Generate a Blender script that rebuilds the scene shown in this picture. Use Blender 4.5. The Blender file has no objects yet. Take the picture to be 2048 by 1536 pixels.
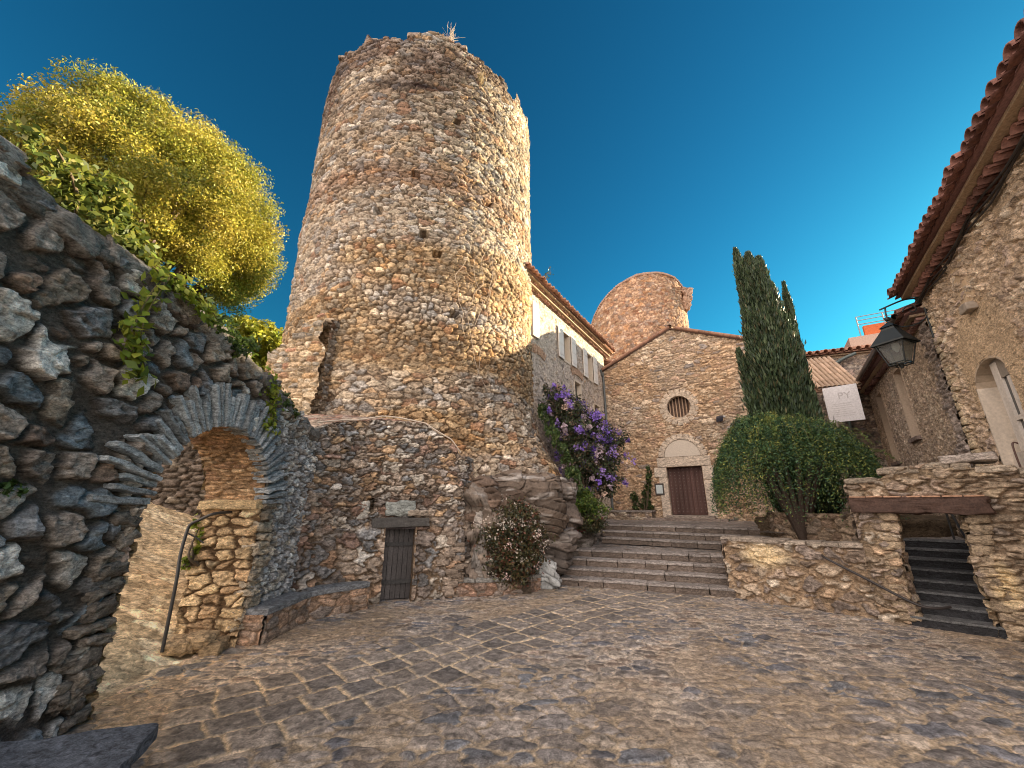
import bpy, math, random
import numpy as np
C = bpy.data.collections.new('scene'); S = bpy.context.scene; S.collection.children.link(C)
R = math.radians
# ---------------------------------------------------------------- camera, sky, sun, exposure
cam = bpy.data.objects.new('camera', bpy.data.cameras.new('camera')); S.collection.objects.link(cam)
cam.location = (0, 0, 1.8); cam.rotation_euler = (R(107.0), 0, 0)
cam.data.sensor_width = 36; cam.data.lens = 13.887; cam.data.clip_start = .05; cam.data.clip_end = 3000
S.camera = cam
SUN_AZ, SUN_EL = 66.0, 12.5
W = bpy.data.worlds.new('World'); S.world = W; W.use_nodes = True
nt = W.node_tree; nt.nodes.clear()
def N(nt, t, **k):
    n = nt.nodes.new(t)
    for a, b in k.items():
        if a.startswith('i_'): n.inputs[a[2:].replace('_', ' ')].default_value = b
        else: setattr(n, a, b)
    return n
def L(nt, a, b): nt.links.new(a, b)
sky = N(nt, 'ShaderNodeTexSky'); sky.sky_type = 'NISHITA'; sky.sun_disc = False
sky.sun_elevation = R(SUN_EL); sky.sun_rotation = R(SUN_AZ); sky.air_density = 1.3; sky.dust_density = .6; sky.ozone_density = 3.0
sc1 = N(nt, 'ShaderNodeVectorMath', operation='SCALE'); sc1.inputs['Scale'].default_value = .10; L(nt, sky.outputs[0], sc1.inputs[0])
ga = N(nt, 'ShaderNodeGamma'); ga.inputs['Gamma'].default_value = 1.35; L(nt, sc1.outputs[0], ga.inputs['Color'])
hs = N(nt, 'ShaderNodeVectorMath', operation='MULTIPLY'); hs.inputs[1].default_value = (2.4, 14.2, 15.6); L(nt, ga.outputs[0], hs.inputs[0])
tcn = N(nt, 'ShaderNodeTexCoord'); sx = N(nt, 'ShaderNodeSeparateXYZ'); L(nt, tcn.outputs['Generated'], sx.inputs[0])
# warm fill added in the unseen sky behind left, lifting the shaded fronts
mr = N(nt, 'ShaderNodeMapRange'); mr.interpolation_type = 'SMOOTHSTEP'
mr.inputs['From Min'].default_value = -.12; mr.inputs['From Max'].default_value = -.5; mr.inputs['To Min'].default_value = 0; mr.inputs['To Max'].default_value = 1
dp = N(nt, 'ShaderNodeVectorMath', operation='DOT_PRODUCT'); dp.inputs[1].default_value = (.55, .835, 0); L(nt, tcn.outputs['Generated'], dp.inputs[0]); L(nt, dp.outputs['Value'], mr.inputs['Value'])
hz = N(nt, 'ShaderNodeMix'); hz.data_type = 'RGBA'
hz.inputs[7].default_value = (23.5, 20.5, 18.6, 1)
L(nt, mr.outputs[0], hz.inputs[0]); L(nt, hs.outputs[0], hz.inputs[6])
bg = N(nt, 'ShaderNodeBackground'); bg.inputs['Strength'].default_value = .038
L(nt, hz.outputs[2], bg.inputs['Color'])
wo = N(nt, 'ShaderNodeOutputWorld'); L(nt, bg.outputs[0], wo.inputs[0])
sl = bpy.data.lights.new('sun', 'SUN'); sl.energy = 5.0; sl.angle = R(.6); sl.color = (1, .80, .52)
so = bpy.data.objects.new('sun', sl); S.collection.objects.link(so)
so.rotation_euler = (R(90 - SUN_EL), 0, R(180 - SUN_AZ)); so.location = (40, 20, 30)
S.view_settings.view_transform = 'Standard'; S.view_settings.look = 'None'; S.view_settings.gamma = 1
S.view_settings.use_curve_mapping = False; S.view_settings.exposure = 1.93

LEFTY = []
def nrm(d):
    k = -1 if any(abs(d[0]-q[0])+abs(d[1]-q[1]) < 1e-6 for q in LEFTY) else 1
    return np.array([d[1]*k, -d[0]*k])
# ---------------------------------------------------------------- noise
def H(i, j, s=0):
    i = np.asarray(i).astype(np.int64).astype(np.uint32); j = np.asarray(j).astype(np.int64).astype(np.uint32)
    with np.errstate(over='ignore'):
        h = i * np.uint32(374761393) + j * np.uint32(668265263) + np.uint32((s * 2246822519 + 977) & 0xffffffff)
        h = (h ^ (h >> np.uint32(13))) * np.uint32(1274126177); h = h ^ (h >> np.uint32(16))
        h = h * np.uint32(2654435761); h = h ^ (h >> np.uint32(15))
    return h.astype(np.float64) / 4294967296.0
def vn(x, y, s=0):
    i = np.floor(x); j = np.floor(y); a = x - i; b = y - j; a = a*a*(3-2*a); b = b*b*(3-2*b)
    return (H(i, j, s)*(1-a) + H(i+1, j, s)*a)*(1-b) + (H(i, j+1, s)*(1-a) + H(i+1, j+1, s)*a)*b
def fbm(x, y, s=0, o=3):
    r = 0; w = .5; t = 0
    for k in range(o): r = r + w*vn(x*2**k, y*2**k, s+k*17); t += w; w *= .5
    return r/t
def vn3(P, s=0):
    k = np.floor(P[:, 2]); c = P[:, 2]-k; c = c*c*(3-2*c)
    i = np.floor(P[:, 0]); j = np.floor(P[:, 1]); a = P[:, 0]-i; b = P[:, 1]-j; a = a*a*(3-2*a); b = b*b*(3-2*b)
    def g(kk):
        q = kk*131.0
        return (H(i, j+q, s)*(1-a) + H(i+1, j+q, s)*a)*(1-b) + (H(i, j+1+q, s)*(1-a) + H(i+1, j+1+q, s)*a)*b
    return g(k)*(1-c) + g(k+1)*c
def fbm3(P, s=0, o=3):
    r = 0; w = .5; t = 0
    for k in range(o): r = r + w*vn3(P*2**k, s+k*17); t += w; w *= .5
    return r/t
def facet3(P, sc, seed=0):
    Q = P*sc; B = np.floor(Q); best = np.full(len(P), 9.); out = np.zeros(len(P))
    for dx in (-1, 0, 1):
        for dy in (-1, 0, 1):
            for dz in (-1, 0, 1):
                c = B+np.array([dx, dy, dz]); a = c[:, 0]+c[:, 2]*57; b = c[:, 1]-c[:, 2]*31
                r = [H(a, b, seed+k) for k in range(6)]
                o = Q-(c+np.stack(r[:3], 1)); d = (o*o).sum(1); m = d < best
                best = np.where(m, d, best); out = np.where(m, (o[:, 0]*(r[3]-.5)+o[:, 1]*(r[4]-.5)+o[:, 2]*(r[5]-.5))*2+(r[3]-.5)*.5, out)
    return out
def ss(a, b, x): t = np.clip((x-a)/(b-a), 0, 1); return t*t*(3-2*t)

# ---------------------------------------------------------------- mesh helpers
def mesh(name, V, F, mat, col=None, smooth=True):
    V = np.asarray(V, dtype=np.float32); F = np.asarray(F, dtype=np.int32); k = F.shape[1]
    me = bpy.data.meshes.new(name); me.vertices.add(len(V)); me.vertices.foreach_set('co', V.ravel())
    me.loops.add(F.size); me.loops.foreach_set('vertex_index', F.ravel())
    me.polygons.add(len(F)); me.polygons.foreach_set('loop_start', np.arange(0, F.size, k, dtype=np.int32))
    if smooth: me.polygons.foreach_set('use_smooth', np.ones(len(F), dtype=bool))
    me.update(calc_edges=True)
    if col is not None:
        ca = me.color_attributes.new('Col', 'FLOAT_COLOR', 'POINT')
        c = np.ones((len(V), 4), dtype=np.float32); c[:, :3] = col; ca.data.foreach_set('color', c.ravel())
    me.materials.append(mat)
    return me
def link(name, me, parent=None, **k):
    o = bpy.data.objects.new(name, me); C.objects.link(o)
    if parent is not None:
        o.parent = parent; o.matrix_parent_inverse = parent.matrix_world.inverted() if False else o.matrix_parent_inverse
        pl = parent_loc(parent); o.location = (-pl[0], -pl[1], -pl[2])
    for a, b in k.items(): o[a] = b
    return o
LOC = {}
def parent_loc(p):
    l = LOC.get(p.name, (0, 0, 0)); return l
def thing(name, label, cat, loc=(0, 0, 0), group=None):
    o = bpy.data.objects.new(name, None); C.objects.link(o); o.location = loc; LOC[o.name] = tuple(loc); o.empty_display_size = .2
    o['label'] = label; o['category'] = cat
    if group: o['group'] = group
    return o
def sub(name, me, par):            # part of a part (part itself sits at -loc of its thing, so no offset)
    o = bpy.data.objects.new(name, me); C.objects.link(o); o.parent = par; return o
class MB:
    def __init__(s): s.V = []; s.F = []; s.K = []; s.n = 0
    def add(s, V, F, col=(.5, .5, .5)):
        V = np.asarray(V, float).reshape(-1, 3); F = np.asarray(F, int).reshape(-1, 4)
        c = np.empty((len(V), 3)); c[:] = col
        s.V.append(V); s.F.append(F + s.n); s.K.append(c); s.n += len(V)
    def me(s, name, mat, smooth=True): return mesh(name, np.vstack(s.V), np.vstack(s.F), mat, np.vstack(s.K), smooth)
    def part(s, name, mat, par=None, smooth=True, **k): return link(name, s.me(name, mat, smooth), par, **k)
    def subpart(s, name, mat, par, smooth=True): return sub(name, s.me(name, mat, smooth), par)
    # rounded, slightly rough box
    def rbox(s, c, X, Y, Z, r=.15, n=5, amp=0., col=(.5, .5, .5), seed=0, fr=3.):
        X = np.array(X, float); Y = np.array(Y, float); Z = np.array(Z, float); c = np.array(c, float)
        l = np.array([np.linalg.norm(X), np.linalg.norm(Y), np.linalg.norm(Z)]); rr = r*l.min() if r < 1 else l.min()*.999
        t = np.linspace(-1, 1, n+1); a, b = np.meshgrid(t, t, indexing='ij'); a = a.ravel(); b = b.ravel(); o = np.ones_like(a)
        idx = np.arange((n+1)**2).reshape(n+1, n+1); q = np.stack([idx[:-1, :-1], idx[1:, :-1], idx[1:, 1:], idx[:-1, 1:]], -1).reshape(-1, 4)
        VS = []; FS = []
        for k, (P, fl) in enumerate([((o, a, b), 0), ((-o, a, b), 1), ((a, o, b), 1), ((a, -o, b), 0), ((a, b, o), 0), ((a, b, -o), 1)]):
            VS.append(np.stack(P, 1)*l); FS.append((q[:, ::-1] if fl else q) + k*len(a))
        P = np.vstack(VS); core = np.clip(P, -(l-rr), l-rr); d = P-core; dn = np.linalg.norm(d, axis=1, keepdims=True); dn[dn == 0] = 1
        # edge points get the rounding, faces stay flat
        P = core + d/dn*rr
        U = np.stack([X/l[0], Y/l[1], Z/l[2]]); Wp = c + P@U
        if amp:
            g = np.stack([fbm3(Wp*fr+seed*1.7+k*31.3, seed+k*5, 3)-.5 for k in range(3)], 1); Wp = Wp+g*2*amp
            if n >= 7: dv = Wp-c; dv /= np.linalg.norm(dv, axis=1, keepdims=True)+1e-9; Wp = Wp+dv*(facet3(Wp, fr*2.2, seed+60)*amp*.8+(fbm3(Wp*fr*5, seed+9, 2)-.5)*amp*.7)[:, None]
            col = np.array(col)*(.62+.76*fbm3(Wp*fr*3.5, seed+70, 4))[:, None]
        s.add(Wp, np.vstack(FS), col)
    def box(s, lo, hi, col=(.5, .5, .5), r=.04, amp=0, n=3):
        lo = np.array(lo, float); hi = np.array(hi, float); h = (hi-lo)/2
        s.rbox((lo+hi)/2, (h[0], 0, 0), (0, h[1], 0), (0, 0, h[2]), r, n, amp, col)
    def obox(s, o, d, u0, u1, w0, w1, z0, z1, col=(.5, .5, .5), r=.04, amp=0, n=3, seed=0, fr=3.):
        # box in a facade frame: u along d, w outward normal (right-hand side of d), z up
        o = np.array(o, float); d = np.array(d, float); nn = nrm(d)
        cu, cw, cz = (u0+u1)/2, (w0+w1)/2, (z0+z1)/2; c = o+d*cu+nn*cw
        s.rbox((c[0], c[1], cz), (d[0]*(u1-u0)/2, d[1]*(u1-u0)/2, 0), (-nn[0]*(w1-w0)/2, -nn[1]*(w1-w0)/2, 0), (0, 0, (z1-z0)/2), r, n, amp, col, seed, fr)
    def tube(s, pts, r, n=8, col=(.5, .5, .5)):
        P = np.array(pts, float); m = len(P); rr = np.broadcast_to(np.array(r, float), (m,))
        T = np.gradient(P, axis=0); T /= np.linalg.norm(T, axis=1, keepdims=True)+1e-9
        ref = np.array([0, 0, 1.]) if abs(T[0, 2]) < .8 else np.array([1., 0, 0])
        A = np.cross(T, ref); bad = np.linalg.norm(A, axis=1) < .05; A[bad] = (1, 0, 0); A /= np.linalg.norm(A, axis=1, keepdims=True); B = np.cross(T, A)
        th = np.arange(n)/n*2*math.pi
        V = P[:, None]+rr[:, None, None]*(A[:, None]*np.cos(th)[None, :, None]+B[:, None]*np.sin(th)[None, :, None])
        i = np.arange(m-1)[:, None]*n; j = np.arange(n)[None]; k = (j+1) % n
        F = np.stack([i+j, i+k, i+n+k, i+n+j], -1).reshape(-1, 4)
        s.add(V.reshape(-1, 3), F, col)
    def quad(s, a, b, c, d, col=(.5, .5, .5)): s.add([a, b, c, d], [[0, 1, 2, 3]], col)
def spline(pts, n=24):
    P = np.array(pts, float); m = len(P); out = []
    for k in range(m-1):
        p0, p1, p2, p3 = P[max(k-1, 0)], P[k], P[k+1], P[min(k+2, m-1)]
        for t in np.linspace(0, 1, n, endpoint=False):
            out.append(.5*((2*p1)+(-p0+p2)*t+(2*p0-5*p1+4*p2-p3)*t*t+(-p0+3*p1-3*p2+p3)*t**3))
    out.append(P[-1]); return np.array(out)

# ---------------------------------------------------------------- rubble masonry as a relief
def stones(u, v, sx, sy, seed=0, p=2.8, warp=.35, rnd=.8, big=.3):
    wu = u+(fbm(u/sx*1.3, v/sy*1.3, seed+3, 3)-.5)*warp*sx*2; wv = v+(fbm(u/sx*1.3+9, v/sy*1.3, seed+4, 3)-.5)*warp*sy*2
    gy = wv/sy; j0 = np.floor(gy); n = u.shape
    f1 = np.full(n, 9.); f2 = np.full(n, 9.); I = np.zeros(n); J = np.zeros(n); DU = np.zeros(n); DV = np.zeros(n)
    for dj in (-1, 0, 1):
        j = j0+dj; rw = sx*(.75+.55*H(j, j*0, seed+1)); gx = wu/rw+H(j, j*0, seed+2); i0 = np.floor(gx)
        for di in (-1, 0, 1):
            i = i0+di
            du = (gx-(i+.5+(H(i, j, seed+5)-.5)*rnd))*rw; dv = (gy-(j+.5+(H(i, j, seed+6)-.5)*rnd*.75))*sy
            d = ((np.abs(du)/sx)**p+(np.abs(dv)/sy)**p)**(1/p) - big*H(i, j, seed+7)
            m = d < f1; f2 = np.where(m, f1, np.minimum(f2, d)); f1 = np.where(m, d, f1)
            I = np.where(m, i, I); J = np.where(m, j, J); DU = np.where(m, du/sx, DU); DV = np.where(m, dv/sy, DV)
    return f2-f1, I, J, DU, DV
def relief(u, v, sx, sy, pal, mortar, seed=0, mw=.10, edge=.3, hs=1., rough=.3, facet=0., **k):
    b, I, J, DU, DV = stones(u, v, sx, sy, seed, **k)
    r1 = H(I, J, seed+11); r2 = H(I, J, seed+12); r3 = H(I, J, seed+13); r4 = H(I, J, seed+14); r5 = H(I, J, seed+15)
    t = ss(mw*.4, edge, b)
    fine = fbm(u*22, v*22, seed+20, 3)-.5; mid = fbm(u*6, v*6, seed+24, 3)-.5
    h = t*(.5+.6*r1+(r4-.5)*1.1*DU+(r5-.5)*1.3*DV)+rough*(fine*.8+mid)*(.35+.65*t)
    if facet:
        _, fi, fj, fu, fv = stones(u+r1*3, v, sx*.42, sy*.42, seed+50, 2., 0., .95, .0)
        h = h+facet*t*((H(fi, fj, seed+51)-.5)*2*fu+(H(fi, fj, seed+52)-.5)*2*fv+(H(fi, fj, seed+53)-.5)*.35)
    pal = np.array(pal); w = pal[:, 3]/pal[:, 3].sum(); c = np.cumsum(w)
    idx = np.clip(np.searchsorted(c, r2), 0, len(pal)-1)
    pc = pal[idx, :3]; pc = pc*.82+pc.mean(1, keepdims=True)*.18
    col = pc*(.72+.56*r3)[:, None]*(1+1.1*fine+.5*mid)[:, None]
    streak = fbm(u*5+r1*50, v*30, seed+31, 2)-.5
    col = col*(1+.5*streak)[:, None]
    m = 1-ss(mw*.55, mw*1.25, b)
    col = col*(1-m)[:, None]+np.array(mortar)*(.85+.6*fine+.3*mid)[:, None]*m[:, None]
    return h*hs, np.clip(col, .01, .95)
def surf(pos, u0, u1, v0, v1, res, fn, mask=None, flip=False):
    nu = max(2, int((u1-u0)/res)+1); nv = max(2, int((v1-v0)/res)+1)
    u, v = np.meshgrid(np.linspace(u0, u1, nu), np.linspace(v0, v1, nv), indexing='ij'); u = u.ravel(); v = v.ravel()
    P, Nn = pos(u, v); h, col = fn(u, v)
    V = P+Nn*h[:, None]
    idx = np.arange(nu*nv).reshape(nu, nv); F = np.stack([idx[:-1, :-1], idx[1:, :-1], idx[1:, 1:], idx[:-1, 1:]], -1).reshape(-1, 4)
    if flip: F = F[:, ::-1]
    if mask is not None:
        uc = u[F].mean(1); vc = v[F].mean(1); F = F[mask(uc, vc)]
        used = np.zeros(len(V), bool); used[F.ravel()] = True; mp = np.cumsum(used)-1; V = V[used]; col = col[used]; F = mp[F]
    return V, F, col
def plane_pos(o, d, out=True):
    o = np.array(o, float); d = np.array(d, float); d = d/np.linalg.norm(d); n = nrm(d)
    def f(u, v): return np.stack([o[0]+d[0]*u, o[1]+d[1]*u, v], 1), np.broadcast_to(np.array([n[0], n[1], 0.]), (len(u), 3))
    return f
def path_pos(pts, n=30):
    P = spline(pts, n); s = np.concatenate([[0], np.cumsum(np.linalg.norm(np.diff(P, axis=0), axis=1))])
    T = np.gradient(P, axis=0); T /= np.linalg.norm(T, axis=1, keepdims=True)
    def f(u, v):
        x = np.interp(u, s, P[:, 0]); y = np.interp(u, s, P[:, 1]); tx = np.interp(u, s, T[:, 0]); ty = np.interp(u, s, T[:, 1])
        return np.stack([x, y, v], 1), np.stack([ty, -tx, tx*0], 1)
    return f, s[-1]

# ---------------------------------------------------------------- materials
def vcmat(name, rough=.9, bump=.4, scale=60., var=.35, spec=.3, tint=(1, 1, 1), metal=0., trans=0., dist=.01, vein=0.):
    m = bpy.data.materials.new(name); m.use_nodes = True; t = m.node_tree; t.nodes.clear()
    at = N(t, 'ShaderNodeAttribute', attribute_name='Col'); ge = N(t, 'ShaderNodeNewGeometry')
    no = N(t, 'ShaderNodeTexNoise'); no.inputs['Scale'].default_value = scale; no.inputs['Detail'].default_value = 6; no.inputs['Roughness'].default_value = .65
    L(t, ge.outputs['Position'], no.inputs['Vector'])
    mr = N(t, 'ShaderNodeMapRange'); mr.inputs['From Min'].default_value = .3; mr.inputs['From Max'].default_value = .7
    mr.inputs['To Min'].default_value = 1-var; mr.inputs['To Max'].default_value = 1+var; L(t, no.outputs['Fac'], mr.inputs['Value'])
    mx = N(t, 'ShaderNodeVectorMath', operation='SCALE'); L(t, at.outputs['Color'], mx.inputs[0]); L(t, mr.outputs[0], mx.inputs['Scale'])
    m2 = N(t, 'ShaderNodeVectorMath', operation='MULTIPLY'); L(t, mx.outputs[0], m2.inputs[0]); m2.inputs[1].default_value = tint
    if vein:
        mp = N(t, 'ShaderNodeMapping'); mp.inputs['Scale'].default_value = (1, 1, 2.6); mp.inputs['Rotation'].default_value = (.3, .2, 0); L(t, ge.outputs['Position'], mp.inputs['Vector'])
        n2 = N(t, 'ShaderNodeTexNoise'); n2.inputs['Scale'].default_value = vein; n2.inputs['Detail'].default_value = 8; n2.inputs['Roughness'].default_value = .75; n2.inputs['Distortion'].default_value = .6; L(t, mp.outputs[0], n2.inputs['Vector'])
        r2 = N(t, 'ShaderNodeMapRange'); r2.inputs['From Min'].default_value = .36; r2.inputs['From Max'].default_value = .64; r2.inputs['To Min'].default_value = .38; r2.inputs['To Max'].default_value = 1.58; L(t, n2.outputs['Fac'], r2.inputs['Value'])
        m3 = N(t, 'ShaderNodeVectorMath', operation='SCALE'); L(t, m2.outputs[0], m3.inputs[0]); L(t, r2.outputs[0], m3.inputs['Scale']); m2 = m3
    b = N(t, 'ShaderNodeBsdfPrincipled'); b.inputs['Roughness'].default_value = rough; b.inputs['Specular IOR Level'].default_value = spec; b.inputs['Metallic'].default_value = metal
    L(t, m2.outputs[0], b.inputs['Base Color'])
    if bump:
        bp = N(t, 'ShaderNodeBump'); bp.inputs['Strength'].default_value = bump; bp.inputs['Distance'].default_value = dist
        L(t, no.outputs['Fac'], bp.inputs['Height']); L(t, bp.outputs[0], b.inputs['Normal'])
    o = N(t, 'ShaderNodeOutputMaterial')
    if trans:
        tr = N(t, 'ShaderNodeBsdfTranslucent'); L(t, m2.outputs[0], tr.inputs['Color'])
        ms = N(t, 'ShaderNodeMixShader'); ms.inputs[0].default_value = trans; L(t, b.outputs[0], ms.inputs[1]); L(t, tr.outputs[0], ms.inputs[2]); L(t, ms.outputs[0], o.inputs[0])
    else: L(t, b.outputs[0], o.inputs[0])
    return m
STONE = vcmat('rough_stone', .92, .8, 40, .3, .2, dist=.02, vein=9.)
NEAR = vcmat('near_stone', .86, 1., 60, .4, .3, dist=.016, vein=16.)
PAVE = vcmat('paving_stone', .62, .9, 60, .4, .45, dist=.012, vein=14.)
ROCKM = vcmat('bedrock', .85, .5, 30, .25, .3, dist=.01)
PLASTER = vcmat('plaster', .95, .3, 25, .15, .2)
TILE = vcmat('terracotta', .85, .4, 30, .35, .25)
WOOD = vcmat('old_wood', .75, .6, 40, .4, .3)
METAL = vcmat('painted_iron', .45, .1, 80, .1, .5)
LEAF = vcmat('leaf', .5, 0, 3, .25, .35, trans=.35)
DARKLEAF = vcmat('dark_leaf', .5, 0, 3, .25, .35, trans=.15)
FLOWER = vcmat('petal', .6, 0, 3, .2, .2, trans=.3)
def glassmat():
    m = bpy.data.materials.new('window_glass'); m.use_nodes = True; b = m.node_tree.nodes['Principled BSDF']
    b.inputs['Base Color'].default_value = (.03, .035, .04, 1); b.inputs['Roughness'].default_value = .08; b.inputs['Specular IOR Level'].default_value = .6; return m
GLASS = glassmat()
def lampglass():
    m = bpy.data.materials.new('lamp_glass'); m.use_nodes = True; b = m.node_tree.nodes['Principled BSDF']
    b.inputs['Base Color'].default_value = (.8, .85, .85, 1); b.inputs['Roughness'].default_value = .1; b.inputs['Transmission Weight'].default_value = .92; return m
LGLASS = lampglass()

# ---------------------------------------------------------------- frames of reference
A = R(32); AX = (math.sin(A), math.cos(A)); FD = (math.cos(A), -math.sin(A))      # church axis and church facade direction
A2 = R(33.5); BX = (math.sin(A2), math.cos(A2))                                      # direction of the street on the right
LEFTY.append(BX)
CH = (7.2, 17.5); HO = (4.6, 19.1); RB = (8.5, 7.2)
TW = (-3.39, 13.12); TR = 4.05
rng = np.random.default_rng(7)

# palettes: r,g,b,weight (albedo)
P_TOWER = [(.44, .33, .22, 4), (.50, .40, .28, 3), (.36, .28, .20, 3), (.46, .30, .16, 1.4), (.30, .27, .24, 1.6), (.58, .49, .38, 2), (.34, .20, .12, 1), (.40, .36, .31, 1.5)]
P_BASE = [(.36, .28, .21, 3), (.50, .44, .36, 2), (.26, .22, .19, 3), (.44, .28, .17, 2), (.24, .24, .24, 2), (.60, .55, .48, 1), (.30, .19, .14, 1.5)]
P_WALL = [(.30, .25, .21, 3), (.19, .195, .205, 3), (.38, .35, .31, 2), (.58, .55, .50, 1.7), (.24, .165, .12, 1.6), (.17, .21, .24, 2.2), (.32, .26, .20, 2)]
P_CHAP = [(.50, .37, .25, 4), (.44, .33, .23, 3), (.56, .45, .33, 3), (.36, .26, .19, 2), (.46, .31, .22, 1.5), (.30, .26, .24, 1)]
P_PAR = [(.42, .32, .22, 3), (.34, .25, .18, 3), (.50, .42, .32, 2), (.28, .22, .18, 2), (.44, .30, .18, 1.5)]
P_JAMB = [(.66, .45, .21, 3), (.60, .40, .19, 3), (.50, .31, .14, 2), (.72, .54, .30, 1.5)]  # jamb ochre raised so the stone colour carries warm light

# ================================================================ GROUND
def ground_z(x, y): return (fbm(x*.35, y*.35, 5, 2)-.5)*.06
def pave_fn(u, v):
    # u = x, v = y.  a band of squared slabs crosses the cobbles from the arch to the church steps
    hc, cc = relief(u, v, .20, .13, [(.21, .185, .17, 3), (.28, .24, .21, 3), (.35, .29, .23, 2), (.16, .16, .18, 2), (.33, .29, .25, 1), (.27, .20, .15, 2)], (.54, .45, .36), 41, mw=.17, edge=.34, hs=.018, rough=.45, warp=.4, rnd=.95, big=.5)
    big, cb = relief(u, v, .26, .17, [(.21, .185, .17, 3), (.30, .25, .21, 3), (.16, .165, .18, 2), (.36, .29, .22, 2), (.13, .13, .145, 1)], (.46, .36, .25), 77, mw=.13, edge=.3, hs=.018, rough=.55, warp=.5, rnd=.95, big=.55)
    w = ss(.42, .58, fbm(u*.7, v*.7, 91, 2)+.25*ss(6, 3.5, v)); hc = hc*(1-w)+big*w; cc = cc*(1-w)[:, None]+cb*w[:, None]
    p0 = np.array([-3.35, 4.53]); d = np.array([4.93, 4.40]); d = d/np.linalg.norm(d); n = np.array([d[1], -d[0]])
    s = (u-p0[0])*d[0]+(v-p0[1])*d[1]; q = (u-p0[0])*n[0]+(v-p0[1])*n[1]
    q = q-.10*np.sin(s*.9)-(fbm(s*1.5, q*1.5, 8, 2)-.5)*.16; s = s+(fbm(s*1.2+4, q*1.2, 18, 2)-.5)*.14; width = 1.45
    a = q/ (width/4); ia = np.floor(a); sh = H(ia, ia*0, 61)*.4; wd = .37
    b = s/wd+sh; ib = np.floor(b); fa = np.minimum(a-ia, 1-(a-ia))*(width/4); fb = np.minimum(b-ib, 1-(b-ib))*wd
    e = np.minimum(fa, fb)+(fbm(u*9, v*9, 62, 3)-.5)*.032
    t = ss(.004, .026, e); r = H(ia, ib, 63); r2 = H(ia, ib, 64)
    slab = np.stack([.17+.13*r, .155+.105*r, .145+.08*r], 1)*(.45+1.1*fbm(u*14, v*14, 65, 4)+.3*(r2-.5))[:, None]
    mort = np.array([.64, .50, .33])*(.8+.4*fbm(u*12, v*12, 66, 2))[:, None]
    cs = slab*t[:, None]+mort*(1-t)[:, None]; hs_ = .016*t*(1+.5*(r2-.5))+(fbm(u*16, v*16, 67, 4)-.5)*.022
    m = ss(-.02, .04, q)*ss(width+.02, width-.04, q)*ss(-.1, .1, s)
    h = hc*(1-m)+hs_*m; col = cc*(1-m)[:, None]+cs*m[:, None]
    # sandy, trodden patches
    sand = ss(.52, .74, fbm(u*.9+5, v*.9, 70, 5))*.6*(1-.8*m); h = h*(1-.5*sand)
    col = col*(1-sand[:, None])+np.array([.36, .27, .18])*(.8+.4*fbm(u*18, v*18, 71, 3))[:, None]*sand[:, None]
    k = ss(-1.2, -3.6, u)*ss(8, 5, v); col = col*(1+np.array([.5, .28, .0])*k[:, None])  # warm light beside the archway tinted into the paving colour
    return h, col
def pos_ground(u, v): return np.stack([u, v, ground_z(u, v)*0.5+.0], 1), np.broadcast_to(np.array([0, 0, 1.]), (len(u), 3))
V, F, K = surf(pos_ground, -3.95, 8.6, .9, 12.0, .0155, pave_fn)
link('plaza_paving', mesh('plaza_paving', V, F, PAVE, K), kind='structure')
def flat(name, pts, z, col, mat, kind='structure'):
    m = MB(); m.quad(*[(p[0], p[1], z) for p in pts], col=col); return m.part(name, mat, smooth=False, kind=kind)
flat('ground', [(-400, -400), (400, -400), (400, 500), (-400, 500)], -.06, (.22, .18, .13), STONE)

# ramp that climbs behind the archway
def ramp_z(x, y): return .42*np.clip(-x-4.1, 0, 30)**1.0*ss(2.0, 4.5, y)*.98-.02
def pos_ramp(u, v): return np.stack([u, v, ramp_z(u, v)], 1), np.broadcast_to(np.array([0, 0, 1.]), (len(u), 3))
def ramp_fn(u, v):
    h, c = relief(u+v*.3, v-u*.3, .42, .22, [(.70, .52, .29, 3), (.64, .47, .25, 3), (.76, .60, .36, 2), (.54, .38, .20, 1)], (.50, .38, .23), 12, mw=.06, edge=.2, hs=.025, rough=.8, warp=.6, big=.5)  # sunlit gold put into the ramp stones, which lie in shade
    return h, c
V, F, K = surf(pos_ramp, -14, -3.72, 2.0, 13.5, .035, ramp_fn)
link('ramp_path', mesh('ramp_path', V, F, STONE, K), kind='structure')
def pos_hill(u, v): return np.stack([u, v, 1.5+ss(-8, -26, u)*3.2+ss(13, 30, v)*3.0], 1), np.broadcast_to(np.array([0, 0, 1.]), (len(u), 3))
V, F, K = surf(pos_hill, -60, -9.0, 11.5, 70, .8, lambda u, v: (fbm(u*.2, v*.2, 3)*1.2, np.tile(np.array([.08, .09, .035]), (len(u), 1))))
link('hill_slope', mesh('hill_slope', V, F, STONE, K), kind='structure')

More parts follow.
